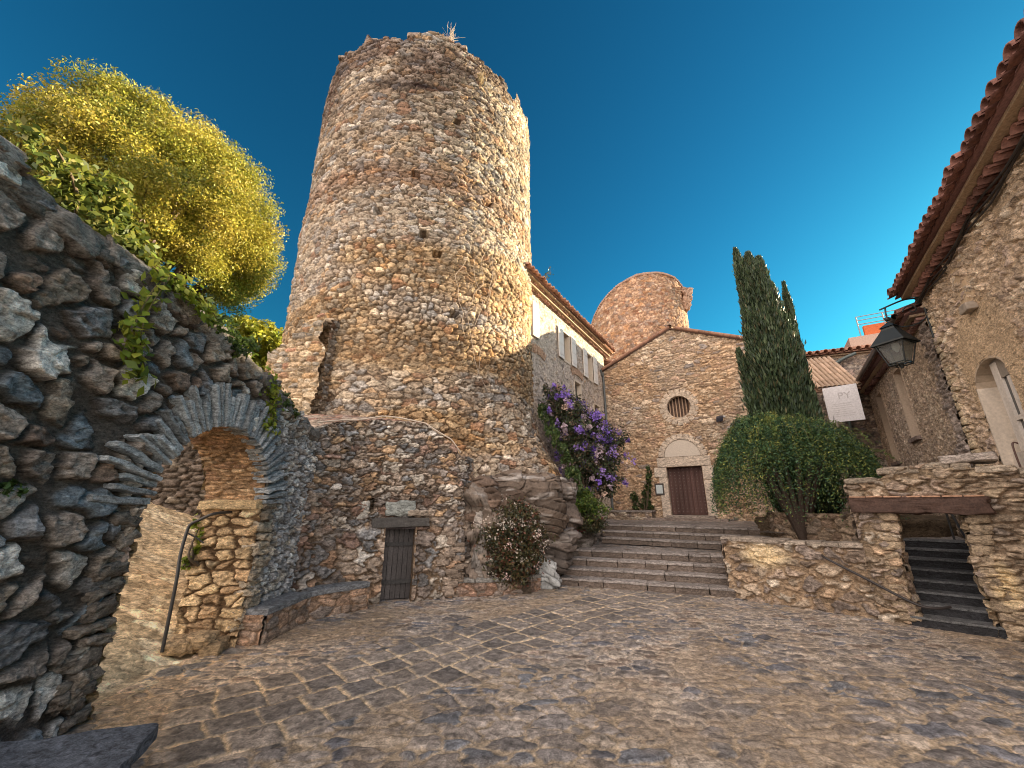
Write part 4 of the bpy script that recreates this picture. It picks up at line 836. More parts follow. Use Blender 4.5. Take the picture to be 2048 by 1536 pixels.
# ================================================================ SECOND BUILDING ON THE RIGHT
SB = thing('terrace_house', 'rough stone house with two narrow recessed windows and low tiled eave, beyond the lantern', 'house', (10, 10, 0))
SO = tuple(np.array(RB)+np.array([BX[1], -BX[0]])*.03)
SWn = [(3.3, 4.1, 3.5, 5.35), (6.0, 6.8, 3.1, 5.3)]
def sb_fn(u, v):
    h, c = relief(u, v, .13, .10, [(.46, .35, .26, 3), (.52, .42, .32, 2), (.38, .29, .23, 2)], (.46, .36, .27), 1101, mw=.3, edge=.6, hs=.03, rough=.5, warp=1.0, big=.6)
    q = ss(1.25, .95, u+(H(np.floor(v/.14), v*0, 9)-.5)*.35); h2, c2_ = relief(u, v, .5, .10, [(.34, .28, .25, 2), (.40, .33, .29, 2)], (.28, .22, .19), 1103, hs=.05, warp=.2)
    return h*(1-q)+h2*q, c*(1-q)[:, None]+c2_*q[:, None]
def sb_mask(u, v):
    k = v < 9
    for a, b, c, d in SWn: k &= ~((u > a) & (u < b) & (v > c) & (v < d))
    return k
V, F, K = surf(plane_pos(SO, BX), .5, 9.2, 0, 5.75, .025, sb_fn, sb_mask)
link('facade', mesh('facade', V, F, STONE, K), SB)
m = MB(); m.obox(SO, BX, .4, 9.2, -6, -.55, 0, 5.75, (.46, .36, .27), .01); m.part('walls', PLASTER, SB)
m = MB(); m.obox(SO, BX, 2.0, 24, -14.5, -8.5, 0, 11.0, (.46, .36, .27), .01); m.part('added_shade_block', PLASTER, SB)  # unseen block added behind the houses to shade the archway wall
tiled_eave(SB, SO, BX, .45, 9.4, 5.78, 1, .36, 4.2, (.24, .13, .11), .225, .45)
for (a, b, c, d) in SWn:
    w = MB()
    for (p, q, r_, s_) in ((a-.03, a+.03, c, d), (b-.03, b+.03, c, d), (a, b, d-.03, d+.05)): w.obox(SO, BX, p, q, -.42, .02, r_, s_, (.50, .40, .31), .1, .006, 5)
    w.obox(SO, BX, a, b, -.42, -.36, c, d, (.44, .34, .27), .02, .004, 6)
    wf = w.part('window_recess', PLASTER, SB)
    w = MB(); w.obox(SO, BX, a-.06, b+.06, -.3, .10, c-.12, c-.02, (.24, .19, .17), .2, .01, 6); w.subpart('sill', STONE, wf)
m = MB(); gz_ = 5.72
m.tube([f3(SO, BX, u, .50, gz_) for u in np.linspace(.4, 9.5, 10)], .06, 8, (.09, .07, .065)); m.tube(spline([f3(SO, BX, 9.4, .45, gz_), f3(SO, BX, 9.5, .2, gz_-.2), f3(SO, BX, 9.35, .08, gz_-.5), f3(SO, BX, 9.3, .08, 2)], 6), .05, 8, (.12, .12, .12)); m.part('gutter', METAL, SB)

# ================================================================ SMALL BACK HOUSE, SIGN, BALCONY RAIL
BH = thing('back_house', 'small tiled stone house in the gap between the cypress and the terrace house', 'house', (12.5, 15, 0))
bo = (9.9, 14.9); bd = np.array([.93, -.37])
V, F, K = surf(plane_pos(bo, bd), 0, 5.2, 1, 7.1, .04, lambda u, v: (lambda hc: (hc[0], hc[1]*np.array([.7, .72, .78])))(relief(u, v, .26, .11, P_CHAP, (.26, .22, .19), 1201, hs=.05)))
link('facade', mesh('facade', V, F, STONE, K), BH)
m = MB(); m.obox(bo, bd/np.linalg.norm(bd), 0, 5.2, -4, -.1, 1, 7.1, (.4, .3, .22), .01); m.part('walls', PLASTER, BH)
tiled_eave(BH, bo, bd/np.linalg.norm(bd), -.1, 5.4, 7.3, 1, .28, 4.0, (.42, .23, .16), .25, .3)
m = MB(); m.tube(spline([f3(bo, bd, 1.75, .1, 7.0), f3(bo, bd, 1.72, .12, 6.2), f3(bo, bd, 1.95, .12, 5.8), f3(bo, bd, 1.8, .12, 5.5), f3(bo, bd, 2.0, .12, 5.2), f3(bo, bd, 2.0, .12, 4.0)], 6), .03, 6, (.62, .58, .52))
m.part('vent_pipe', PLASTER, BH)
m = MB(); m.tube(spline([f3(bo, bd, 3.0, .35, 7.1), f3(bo, bd, 2.5, .15, 6.9), f3(bo, bd, 2.3, .12, 6.5), f3(bo, bd, 2.45, .12, 3)], 8), .06, 8, (.10, .13, .13)); m.part('drainpipe', METAL, BH)
# pergola trellis roof over sign
TP = thing('tiled_lean_to', 'small sloping roof of pale canal tiles above the white sign board', 'roof', (10.6, 12.6, 5))
m = MB(); q0 = np.array([10.35, 12.75, 5.55]); 
for k in range(9):
    for j in range(5):
        b = q0+np.array([.11, -.05, 0])*k*1.1+np.array([.02, .14, .17])*j*1.6; m.tube([b, b+np.array([.03, .22, .28])], [.07, .055], 8, np.array([.50, .36, .26])*rng.uniform(.75, 1.2))
m.part('roof_tiles', TILE, TP)
m = MB(); m.rbox(q0+np.array([.5, .38, .5]), (.6, -.27, 0), (.07, .5, .62), (0, -.02, .02), .2, 3, 0, (.25, .15, .1)); m.part('roof_boards', WOOD, TP)
SG = thing('sign_board', 'faded white rounded sign board with washed out lettering, above the weeping bush', 'sign', (10.5, 12, 4.3))
sgo = np.array([10.12, 12.38]); sgd = np.array([.72, -.69]); sgd = sgd/np.linalg.norm(sgd)
m = MB(); m.obox(sgo, sgd, 0, .86, 0, .04, 4.28, 5.42, (.80, .78, .80), .06, 0, 4); bd_ = m.part('board', PLASTER, SG)
cu_ = bpy.data.curves.new('txt', 'FONT'); cu_.body = 'PY'; cu_.size = .30; cu_.extrude = .002; to = bpy.data.objects.new('txt', cu_); C.objects.link(to)
dg = bpy.context.evaluated_depsgraph_get(); tm = bpy.data.meshes.new_from_object(to.evaluated_get(dg)); bpy.data.objects.remove(to)
ca = tm.color_attributes.new('Col', 'FLOAT_COLOR', 'POINT'); ca.data.foreach_set('color', np.tile([.58, .55, .56, 1.], len(tm.vertices)).astype(np.float32))
tm.materials.clear(); tm.materials.append(PLASTER)
lt = link('lettering', tm, SG); p_ = f3(sgo, sgd, .34, .046, 5.0); lo = LOC[SG.name]; lt.location = (p_[0]-lo[0], p_[1]-lo[1], p_[2]-lo[2]); lt.rotation_euler = (R(90), 0, math.atan2(sgd[1], sgd[0]))
m = MB()
for k in range(7): m.obox(sgo, sgd, .14, .14+rng.uniform(.4, .6), .04, .043, 4.84-k*.065, 4.855-k*.065, (.66, .64, .65), .02)
m.part('small_print', PLASTER, SG)
BR = thing('roof_balcony', 'far rooftop terrace with a thin metal rail and an orange red wall', 'balcony', (14, 14.5, 8))
br = (14.1, 14.4); brd = np.array([.85, -.53]); brd = brd/np.linalg.norm(brd)
m = MB(); m.obox(br, brd, -.6, 2.4, -3, 0, 3, 8.25, (.48, .36, .30), .01); m.part('walls', PLASTER, BR)
m = MB(); m.obox(br, brd, .0, 1.0, -.5, -.3, 8.25, 8.75, (.62, .17, .07), .02); m.part('orange_panel', PLASTER, BR)
m = MB()
for z in (8.75, 8.92, 9.08): m.tube([f3(br, brd, -.2, -.05, z), f3(br, brd, 2.3, -.05, z)], .018, 6, (.30, .32, .34))
for u in (-.2, .6, 1.4, 2.2): m.tube([f3(br, brd, u, -.05, 8.2), f3(br, brd, u, -.05, 9.1)], .022, 6, (.30, .32, .34))
m.part('railing', METAL, BR)

# ================================================================ LANTERN
LN = thing('wall_lantern', 'black four sided lantern hanging from a scrolled iron bracket on the right', 'street lamp', (8.12, 7.75, 4.5))
IR = (.02, .027, .03); nb_ = np.array([BX[1], -BX[0]])
wb = np.array([RB[0], RB[1]])+np.array(BX)*.2; wp = lambda l, z: (wb[0]-.834*l, wb[1]+.552*l, z)
m = MB()
m.tube(spline([wp(.03, 5.98), wp(.04, 5.5), wp(.05, 5.05)], 6), .022, 8, IR); m.tube(spline([wp(.03, 5.93), wp(.3, 5.98), wp(.72, 5.86)], 8), .018, 8, IR)
m.tube([wp(.34+.36*math.cos(t)*1.0, 5.72+.34*math.sin(t)) for t in np.linspace(-2.6, -.2, 22)], .013, 6, IR)
m.tube([wp(.24+(.13-.018*t)*math.cos(t), 5.72+(.13-.018*t)*math.sin(t)) for t in np.linspace(0, 6.0, 36)], .011, 6, IR)
m.tube([wp(.62, 5.9), wp(.64, 5.75), wp(.64, 5.60)], .016, 6, IR); m.rbox(wp(.64, 5.62), (.05, 0, 0), (0, .05, 0), (0, 0, .05), .95, 4, 0, IR); m.rbox(wp(.03, 5.95), (.09, 0, 0), (0, .09, 0), (0, 0, .07), .8, 4, .02, IR, 3, 9)
m.part('bracket', METAL, LN)
lx, ly = wp(.64, 0)[:2]; LA = R(20)
def lp(a, r, z): return (lx+r*math.cos(LA+a), ly+r*math.sin(LA+a), z)
m = MB(); q4 = [math.pi/4+k*math.pi/2 for k in range(4)]
def fr4(m, r0, z0, r1, z1, col=IR, th=.012):
    for k in range(4):
        a, b = q4[k], q4[(k+1) % 4]; m.add([lp(a, r0, z0), lp(b, r0, z0), lp(b, r1, z1), lp(a, r1, z1)], [[0, 1, 2, 3]], col); m.add([lp(a, r0-th, z0), lp(b, r0-th, z0), lp(b, r1-th, z1), lp(a, r1-th, z1)], [[3, 2, 1, 0]], col)
fr4(m, .40, 5.06, .17, 5.36); fr4(m, .17, 5.36, .15, 5.42); fr4(m, .19, 5.42, .03, 5.54); fr4(m, .41, 5.03, .41, 5.06)
m.part('lamp_hood', METAL, LN, smooth=False)
m = MB()
for a in q4: m.tube([lp(a, .33, 5.04), lp(a, .19, 4.58)], .013, 6, IR)
for z, r in ((5.04, .33), (4.62, .2), (4.58, .19)):
    for k in range(4): m.tube([lp(q4[k], r, z), lp(q4[(k+1) % 4], r, z)], .012, 6, IR)
m.tube([lp(0, 0, 4.60), lp(0, 0, 4.50)], [.05, .02], 8, IR); m.tube([lp(0, .19, 4.58), lp(math.pi, .19, 4.58)], .01, 6, IR)
m.part('lamp_frame', METAL, LN)
m = MB(); fr4(m, .17, 4.62, .30, 5.03); m.part('lamp_glass', LGLASS, LN, smooth=False)
m = MB(); m.tube([lp(0, 0, 5.05), lp(0, 0, 4.95), lp(0, 0, 4.86)], [.06, .07, .02], 10, (.6, .6, .55)); m.part('bulb', PLASTER, LN)

# ================================================================ VEGETATION
def leaves(m, Cn, size, col, asp=.45, up=.3, seed=0, outward=None, droop=0., vard=.35):
    r = np.random.default_rng(seed); n = len(Cn); Nn = r.normal(size=(n, 3)); 
    if outward is not None: Nn += outward*1.2
    Nn[:, 2] += up; Nn /= np.linalg.norm(Nn, axis=1, keepdims=True)
    t = r.normal(size=(n, 3)); t[:, 2] -= droop; a = np.cross(Nn, t); a /= np.linalg.norm(a, axis=1, keepdims=True)+1e-9
    if droop: a, b = np.cross(a, Nn), a
    else: b = np.cross(Nn, a)
    s = size*r.uniform(.6, 1.4, n)[:, None]; a = a*s; b = b*s*asp; k = Nn*s*.12
    V = np.stack([Cn-a, Cn+b+k, Cn+a, Cn-b+k], 1).reshape(-1, 3); F = np.arange(4*n).reshape(n, 4)
    c = np.array(col); c = (c if c.ndim == 2 else np.tile(c, (n, 1)))*r.uniform(1-vard, 1+vard, n)[:, None]; m.add(V, F, np.repeat(c, 4, 0))
def mixcol(r, n, pal):
    p = np.array(pal); w = p[:, 3]/p[:, 3].sum(); return p[r.choice(len(p), n, p=w), :3]
def clumps(r, c, rad, n, lo=.72, hi=1.02, zmin=-.75, bump=.12):
    d = r.normal(size=(n*3, 3)); d /= np.linalg.norm(d, axis=1, keepdims=True); d = d[d[:, 2] > zmin][:n]
    k = r.uniform(lo, hi, len(d))*(1+bump*2*(fbm3(d*2.2+7, 3, 3)-.5)*2); return np.array(c)+d*k[:, None]*np.array(rad), d
def tree(name, label, c, rad, base, nc, nl, lsize, crad, pal, seed, trunk_r=.35, zmin=-.75, group=None):
    r = np.random.default_rng(seed); t = thing(name, label, 'tree', base, group); m = MB()
    P, d = clumps(r, c, rad, nc, zmin=zmin, bump=.07); P2, d2 = clumps(r, c, np.array(rad)*.6, nc//4, .3, 1); P = np.vstack([P, P2]); d = np.vstack([d, d2]); n = len(P)
    sz = r.uniform(.6, 1.35, n)*crad; k = np.repeat(np.arange(n), (nl*(sz/crad)**2).astype(int)); g = r.normal(size=(len(k), 3)); g /= np.linalg.norm(g, axis=1, keepdims=True); g *= r.uniform(.3, 1.05, (len(k), 1))
    Q = P[k]+g*sz[k][:, None]*np.array([1, 1, .75]); cc = mixcol(r, n, pal)[k]*.5+mixcol(r, len(k), pal)*.5
    leaves(m, Q, lsize, cc, .5, .5, seed+1, outward=g*.8); m.part('crown', LEAF, t)
    b = MB(); c = np.array(c); base = np.array(base); fork = base*.5+c*.5; fork[:2] = base[:2]*.6+c[:2]*.4; fork[2] = c[2]-rad[2]*.75
    b.tube(spline([base-(0, 0, 1), (base+fork)/2+(.1, .1, 0), fork], 6), np.linspace(trunk_r*1.3, trunk_r*.8, 13), 10, (.10, .075, .05))
    for i in range(0, len(P), max(1, len(P)//46)):
        q = P[i]; mid = fork*.55+q*.45+r.normal(size=3)*rad[0]*.06+(0, 0, -rad[2]*.08); b.tube(spline([fork, mid, q], 5), np.linspace(trunk_r*.35, .025, 11), 6, (.11, .08, .055))
    b.part('trunk', WOOD, t); return t
YG = [(.40, .35, .05, 3), (.28, .29, .04, 3), (.50, .40, .08, 2.2), (.13, .17, .03, 2)]
tree('broadleaf_tree', 'large round golden green tree rising behind the archway wall', (-17.5, 16.1, 15.0), (5.2, 5.2, 5.2), (-17.5, 16.5, 3), 380, 720, .060, .9, YG, 11, .45)
tree('broadleaf_tree', 'small yellow green tree low between the archway wall and the tower', (-17.6, 24.6, 10.6), (3.0, 3, 3.0), (-17.6, 24.6, 4), 60, 220, .17, .9, [(.32, .30, .03, 3), (.2, .24, .03, 2)], 12, .3)
tree('broadleaf_tree', 'dark green tree at the left edge partly hidden by the large golden tree', (-24.5, 9.0, 14.4), (4.6, 4.6, 4.2), (-25, 9, 2), 90, 240, .16, 1.1, [(.07, .11, .03, 3), (.05, .08, .02, 2)], 13, .35)

def cypress(label, base, top, rad, spires, seed, nl):
    r = np.random.default_rng(seed); t = thing('cypress_tree', label, 'tree', base); m = MB(); base = np.array(base, float)
    Q = []; cc = []; out = []
    for (dx, dy, z1, rs, frac) in spires:
        n = int(nl*frac); zt = r.uniform(0, 1, n)**.9; ang = r.uniform(0, 2*math.pi, n)
        prof = rs*np.clip(np.minimum((zt+.10)*4.5, 1.0), 0, 1)*np.clip((1-zt)**.5, 0, 1)*(1+.6*(fbm(ang*1.6+dx*9, zt*9, seed, 3)-.5)*2)
        tuft = fbm(ang*4.5, zt*26, seed+5, 2); k = r.uniform(.62, 1.0, n)*(.72+.56*tuft); k = np.where(r.random(n) < .07, k*r.uniform(1.05, 1.4, n), k)
        x = base[0]+dx*(.4+.6*zt)+prof*k*np.cos(ang); y = base[1]+dy*(.4+.6*zt)+prof*k*np.sin(ang); z = base[2]+.25+zt*(z1-base[2]-.25)
        Q.append(np.stack([x, y, z], 1)); c = mixcol(r, n, [(.045, .075, .035, 3), (.07, .10, .045, 2), (.03, .05, .03, 2), (.11, .10, .05, .6)]); cc.append(c*(.6+.8*tuft)[:, None]); out.append(np.stack([np.cos(ang), np.sin(ang), 0*ang], 1))
    Q = np.vstack(Q); cc = np.vstack(cc); out = np.vstack(out); n = len(Q); s = r.uniform(.06, .15, n)[:, None]
    ax = out*.28+r.normal(size=(n, 3))*.16; ax[:, 2] = 1; ax /= np.linalg.norm(ax, axis=1, keepdims=True); sd = np.cross(ax, r.normal(size=(n, 3))); sd /= np.linalg.norm(sd, axis=1, keepdims=True)
    V = np.stack([Q-ax*s*.6, Q+sd*s*.2, Q+ax*s, Q-sd*s*.2], 1).reshape(-1, 3); m.add(V, np.arange(4*n).reshape(n, 4), np.repeat(cc, 4, 0)); m.part('crown', DARKLEAF, t)
    b = MB(); b.tube([base-(0, 0, .3), base+(0, 0, .6*(top-base[2]))], [.16, .05], 8, (.12, .09, .06)); 
    for (dx, dy, z1, rs, frac) in spires: b.tube([base+(0, 0, .5), base+(dx*.8, dy*.8, (z1-base[2])*.6), base+(dx, dy, (z1-base[2])*.9)], [.09, .06, .015], 6, (.1, .08, .05))
    b.part('trunk', WOOD, t)
cypress('tall dark cypress with three close tips between the chapel and the bush', (8.1, 11.4, 1.1), 10.2, 1, [(-.42, .26, 10.2, .50, .24), (-.14, .08, 9.9, .78, .34), (.08, -.06, 9.65, .74, .3), (.24, -.16, 8.6, .62, .25), (-.78, .48, 6.6, .40, .07), (-.70, .4, 5.3, .45, .05)], 21, 70000)
cypress('slimmer second cypress standing just right of the tall one', (9.0, 11.75, 1.1), 8.9, 1, [(.12, -.05, 8.9, .26, .5), (.05, -.05, 7.3, .34, .35)], 22, 24000)

# weeping bush
def weeping(c, rx, ry, h, zb, n, seed):
    r = np.random.default_rng(seed); t = thing('weeping_bush', 'big round weeping green bush hanging over the raised bed', 'bush', (c[0], c[1], zb)); m = MB(); b = MB()
    Q = []; cc = []; ns = 2900
    for k in range(ns):
        a = r.uniform(0, 2*math.pi); e = r.uniform(.05, 1)**.6; rr = e; lump = .58+.78*float(fbm(np.array([math.cos(a)*rr*2.2+3]), np.array([math.sin(a)*rr*2.2]), seed, 3)[0]); z0 = c[2]+h*math.sqrt(max(0, 1-rr**2.2))*r.uniform(.84, 1.05)*lump; st = np.array([c[0]+rx*rr*math.cos(a), c[1]+ry*rr*math.sin(a), z0])
        ln = r.uniform(.4, 1.1)*(1 if e < .8 else 1.3); nn = 34; s = np.linspace(0, 1, nn); ou = np.array([math.cos(a), math.sin(a), 0])
        p = st+ou*(s*ln*.45)[:, None]*(1-.5*e)+np.array([0, 0, -1])*(s**1.5*ln*(.35+.9*e))[:, None]; p[:, 2] += .12*np.sin(s*3)*(1-e); rad_ = np.hypot((p[:, 0]-c[0])/rx, (p[:, 1]-c[1])/ry); f = np.minimum(1, r.uniform(.92, 1.14)/np.maximum(rad_, .01)); p[:, 0] = c[0]+(p[:, 0]-c[0])*f; p[:, 1] = c[1]+(p[:, 1]-c[1])*f
        p = p[p[:, 2] > zb+.05+ .35*r.uniform()]
        if len(p) == 0: continue
        Q.append(p+r.normal(size=p.shape)*.035); g = mixcol(r, 1, [(.06, .13, .055, 3), (.11, .17, .05, 2.4), (.035, .075, .04, 3), (.22, .24, .06, 1.4)])[0]; cc.append(np.tile(g, (len(p), 1)))
    for k in range(90):
        a = r.uniform(0, 2*math.pi); e = r.uniform(.1, .95); st = np.array([c[0]+rx*e*math.cos(a), c[1]+ry*e*math.sin(a), c[2]+h*math.sqrt(1-e**2.2)*.9]); ou = np.array([math.cos(a)*e, math.sin(a)*e, 0]); l = r.uniform(.25, .6); q = np.linspace(0, 1, 16)
        p = st+ou*(q*l)[:, None]+np.array([0, 0, 1])*(l*(1.1*q-1.5*q*q))[:, None]; b.tube(p, .004, 4, (.12, .11, .05)); Q.append(p+r.normal(size=p.shape)*.02); cc.append(np.tile([.14, .20, .06], (16, 1)))
    leaves(m, np.vstack(Q), .028, np.vstack(cc), .36, .5, seed+1, droop=.5); m.part('foliage', DARKLEAF, t)
    for k in range(16):
        a = k*.4; q = np.array([c[0]+rx*.6*math.cos(a), c[1]+ry*.6*math.sin(a), c[2]+h*.6]); b.tube(spline([(c[0]-.1, c[1]-.1, zb-.3), ((c[0]+q[0])/2, (c[1]+q[1])/2, c[2]), q], 5), np.linspace(.09, .015, 11), 6, (.07, .05, .04))
    b.part('stem', WOOD, t)
weeping((6.75, 9.75, 2.35), 1.72, 1.55, 1.62, 1.35, 0, 31)

def shrub(name, label, cat, blobs, n, size, pal, seed, flowers=None, fsize=.05, fpal=None, fn=0, stems=None, mat=None, asp=.5, bump=.2, loc=None, side=None):
    r = np.random.default_rng(seed); loc = loc or blobs[0][0]; t = thing(name, label, cat, tuple(loc)); m = MB(); f = MB()
    tot = sum(b[1][0]*b[1][2] for b in blobs)
    for (c, rad) in blobs:
        nn = int(n*rad[0]*rad[2]/tot); P, d = clumps(r, c, rad, max(6, nn//60), .6, 1.05, -.95, bump); k = r.integers(0, len(P), nn); g = r.normal(size=(nn, 3))*np.array(rad)*.17
        leaves(m, P[k]+g, size, mixcol(r, nn, pal), asp, .3, seed+3, outward=d[k]*.6)
        if fn:
            nf = int(fn*rad[0]*rad[2]/tot); P, d = clumps(r, c, np.array(rad)*1.06, max(5, nf//26), .85, 1.1, -.9, bump); k = r.integers(0, len(P), nf); g = r.normal(size=(nf, 3))*np.array(rad)*.085
            kc = mixcol(r, len(P), fpal)[k]; leaves(f, P[k]+g, fsize, kc, .8, .1, seed+9, outward=d[k], vard=.25)
    m.part('foliage', mat or DARKLEAF, t)
    if fn: f.part('blossom', FLOWER, t)
    if stems:
        b = MB(); 
        for k in range(stems):
            c, rad = blobs[k % len(blobs)]; q = np.array(c)+r.normal(size=3)*np.array(rad)*.4; b.tube(spline([np.array(loc)+r.normal(size=3)*(.06, .06, 0), (np.array(loc)+q)/2+r.normal(size=3)*.1, q], 5), np.linspace(.025, .006, 11), 5, (.12, .09, .06))
        b.part('stem', WOOD, t)
    return t
shrub('bougainvillea', 'large bougainvillea with violet and pinkish flowers sprawling beside the tower', 'shrub', [((1.45, 12.75, 4.95), (.40, .5, .65)), ((1.95, 12.9, 4.5), (.65, .7, .75)), ((2.5, 13.1, 4.0), (.80, .8, .7)), ((2.75, 13.1, 3.3), (.75, .7, .75)), ((3.3, 13.3, 3.9), (.45, .5, .28)), ((2.9, 13.0, 2.5), (.45, .5, .5)), ((2.2, 12.9, 3.4), (.6, .6, .9))], 20000, .05, [(.06, .08, .035, 3), (.04, .05, .03, 2), (.14, .10, .06, 1.4)], 41,
      fn=9500, fsize=.038, fpal=[(.30, .19, .66, 4), (.40, .28, .66, 2.5), (.60, .48, .54, 3), (.62, .46, .36, 1.4), (.20, .12, .48, 2)], stems=30, loc=(2.3, 13.0, 1.0), bump=.35)
shrub('daisy_bush', 'dark round bush dotted with tiny whitish flowers in the low planter', 'shrub', [((-.04, 9.36, 1.12), (.60, .45, .70)), ((-.02, 9.34, .62), (.58, .42, .45)), ((.18, 9.4, 1.45), (.36, .34, .42))], 24000, .034, [(.07, .07, .03, 3), (.10, .075, .03, 2), (.12, .05, .03, 1.5), (.04, .05, .03, 2)], 51, fn=4200, fsize=.019, fpal=[(.78, .70, .62, 4), (.66, .5, .46, 2)], stems=14, loc=(-.05, 9.45, .25), bump=.25)
shrub('leafy_shrub', 'bright green rounded shrub beneath the bougainvillea', 'shrub', [((1.75, 11.6, 1.85), (.50, .45, .42)), ((2.1, 11.9, 1.7), (.45, .4, .42)), ((1.5, 11.5, 1.6), (.35, .35, .35))], 9000, .038, [(.10, .17, .03, 3), (.16, .20, .04, 2), (.06, .10, .03, 2)], 52, stems=8, loc=(1.9, 12.0, 1.2))
shrub('red_flower_shrub', 'low dark shrub with small dark red blossom in front of the green shrub', 'shrub', [((1.55, 11.25, 1.32), (.42, .3, .26)), ((2.1, 11.75, 1.32), (.42, .3, .28))], 5500, .033, [(.05, .06, .03, 3), (.09, .07, .03, 2)], 53, fn=700, fsize=.02, fpal=[(.34, .06, .08, 3), (.45, .22, .22, 2)], stems=8, loc=(1.9, 11.8, 1.0))
shrub('trailing_greenery', 'strip of creeping green plants running down the shoulder of the tower base', 'climbing plant', [((.95-0+.17*k, 11.9-.14*k, 4.5-.42*k), (.14, .2, .3)) for k in range(6)], 4200, .04, [(.07, .12, .035, 3), (.05, .08, .03, 2), (.13, .16, .05, 1)], 54, loc=(1.2, 11.8, 2.2))
# climbing plant on the chapel wall
t = shrub('wall_climber', 'sparse dark green climber on the chapel wall left of the notice board', 'climbing plant', [(f3(CH, FD, -1.45+.05*k, .14, 1.7+k*.3), (.24-.028*k, .14, .24)) for k in range(6)]+[(f3(CH, FD, -1.9, .14, 1.9), (.25, .12, .4))], 2600, .045, [(.06, .10, .03, 3), (.04, .06, .025, 2), (.12, .14, .04, 1)], 55, stems=16, loc=f3(CH, FD, -1.5, .2, 1.3))
# plants on and over the left wall
LIME = [(.24, .30, .03, 3), (.32, .34, .05, 2), (.14, .20, .03, 2)]
def strand(label, pts, n, size, pal, seed, wid=.1, cat='climbing plant', name='hanging_vine'):
    r = np.random.default_rng(seed); P = spline(pts, 12); t = thing(name, label, cat, tuple(pts[0])); m = MB(); k = r.integers(0, len(P), n)
    leaves(m, P[k]+r.normal(size=(n, 3))*wid*np.array([.6, 1, 1]), size, mixcol(r, n, pal), .62, .2, seed, outward=np.tile([1., 0, .3], (n, 1)), droop=.8); m.part('foliage', LEAF, t)
    b = MB(); b.tube(P, .009, 5, (.12, .10, .04)); b.tube(P+np.array([.03, .04, .02]), .006, 5, (.12, .10, .04)); b.part('stem', WOOD, t)
X0 = WX+.12
strand('lime green vine with big leaves trailing down the dark wall left of the arch', [(X0-.25, 3.75, 4.18), (X0, 3.55, 4.02), (X0+.06, 3.42, 3.75), (X0+.05, 3.38, 3.45), (X0+.05, 3.42, 3.2), (X0+.05, 3.55, 2.98)], 230, .052, LIME, 61, .07)
strand('lime green vine branching right along the coping above the arch', [(X0-.2, 3.5, 4.2), (X0, 3.75, 4.05), (X0+.08, 3.95, 3.98), (X0+.1, 4.15, 3.86)], 150, .055, LIME, 62, .07)
strand('feathery green creeper hanging beside the crown of the arch', [(X0-.3, 5.35, 3.78), (X0-.05, 5.6, 3.62), (X0, 5.72, 3.35), (X0, 5.75, 3.05), (X0, 5.72, 2.85)], 420, .036, LIME, 63, .07)
shrub('wall_shrub', 'mixed green shrub growing along the wall top below the large tree', 'shrub', [((WX-.3, 2.75, 4.5), (.22, .3, .3)), ((WX-.25, 3.1, 4.45), (.25, .3, .38)), ((WX-.25, 3.5, 4.3), (.25, .3, .32)), ((WX-.2, 3.3, 4.15), (.2, .3, .22))], 5200, .036, [(.16, .19, .03, 3), (.09, .13, .03, 3), (.25, .24, .05, 1.4)], 64, fn=60, fsize=.03, fpal=[(.55, .38, .33, 1)], stems=14, mat=LEAF, loc=(WX-.3, 3.1, 4.1), bump=.4)
shrub('wall_shrub', 'dark green leafy tuft on the wall top just left of the arch crown', 'shrub', [((WX-.1, 4.55, 3.95), (.2, .28, .22)), ((WX-.0, 4.85, 3.8), (.2, .25, .22)), ((WX-.3, 4.3, 4.1), (.2, .25, .2))], 3600, .034, [(.06, .10, .03, 3), (.10, .16, .03, 2)], 65, mat=LEAF, stems=8, loc=(WX-.2, 4.7, 3.7), bump=.4, fn=50, fsize=.02, fpal=[(.5, .4, .5, 1)])
shrub('wall_shrub', 'bright green tuft on the wall top right of the arch crown', 'shrub', [((WX-.2, 5.2, 3.75), (.2, .28, .18)), ((WX-.1, 5.6, 3.55), (.15, .25, .16))], 2400, .034, [(.20, .26, .04, 3), (.12, .17, .03, 2)], 66, mat=LEAF, stems=8, loc=(WX-.2, 5.4, 3.5), bump=.4)
shrub('wall_shrub', 'small dark green tuft at the right end of the archway wall', 'shrub', [((WX-.0, 6.25, 3.38), (.12, .22, .16)), ((WX-.0, 6.5, 3.25), (.1, .15, .1))], 1400, .03, [(.08, .12, .03, 3), (.05, .08, .02, 2)], 67, mat=LEAF, stems=6, loc=(WX-.0, 6.3, 3.2), bump=.4)
shrub('jamb_plant', 'small lime green plant growing on the inner side of the arch jamb', 'plant', [((WX-.80, 6.0, 1.32), (.1, .10, .24)), ((WX-.76, 5.95, 1.1), (.1, .1, .14))], 500, .035, LIME, 68, mat=LEAF, stems=5, loc=(WX-.75, 5.95, 1.0))
shrub('moss_tuft', 'dull green moss tuft on the dark wall left of the arch', 'plant', [((WX+.06, 2.95, 1.9), (.06, .1, .08))], 260, .02, [(.05, .09, .02, 1)], 69, loc=(WX+.03, 2.95, 1.85))
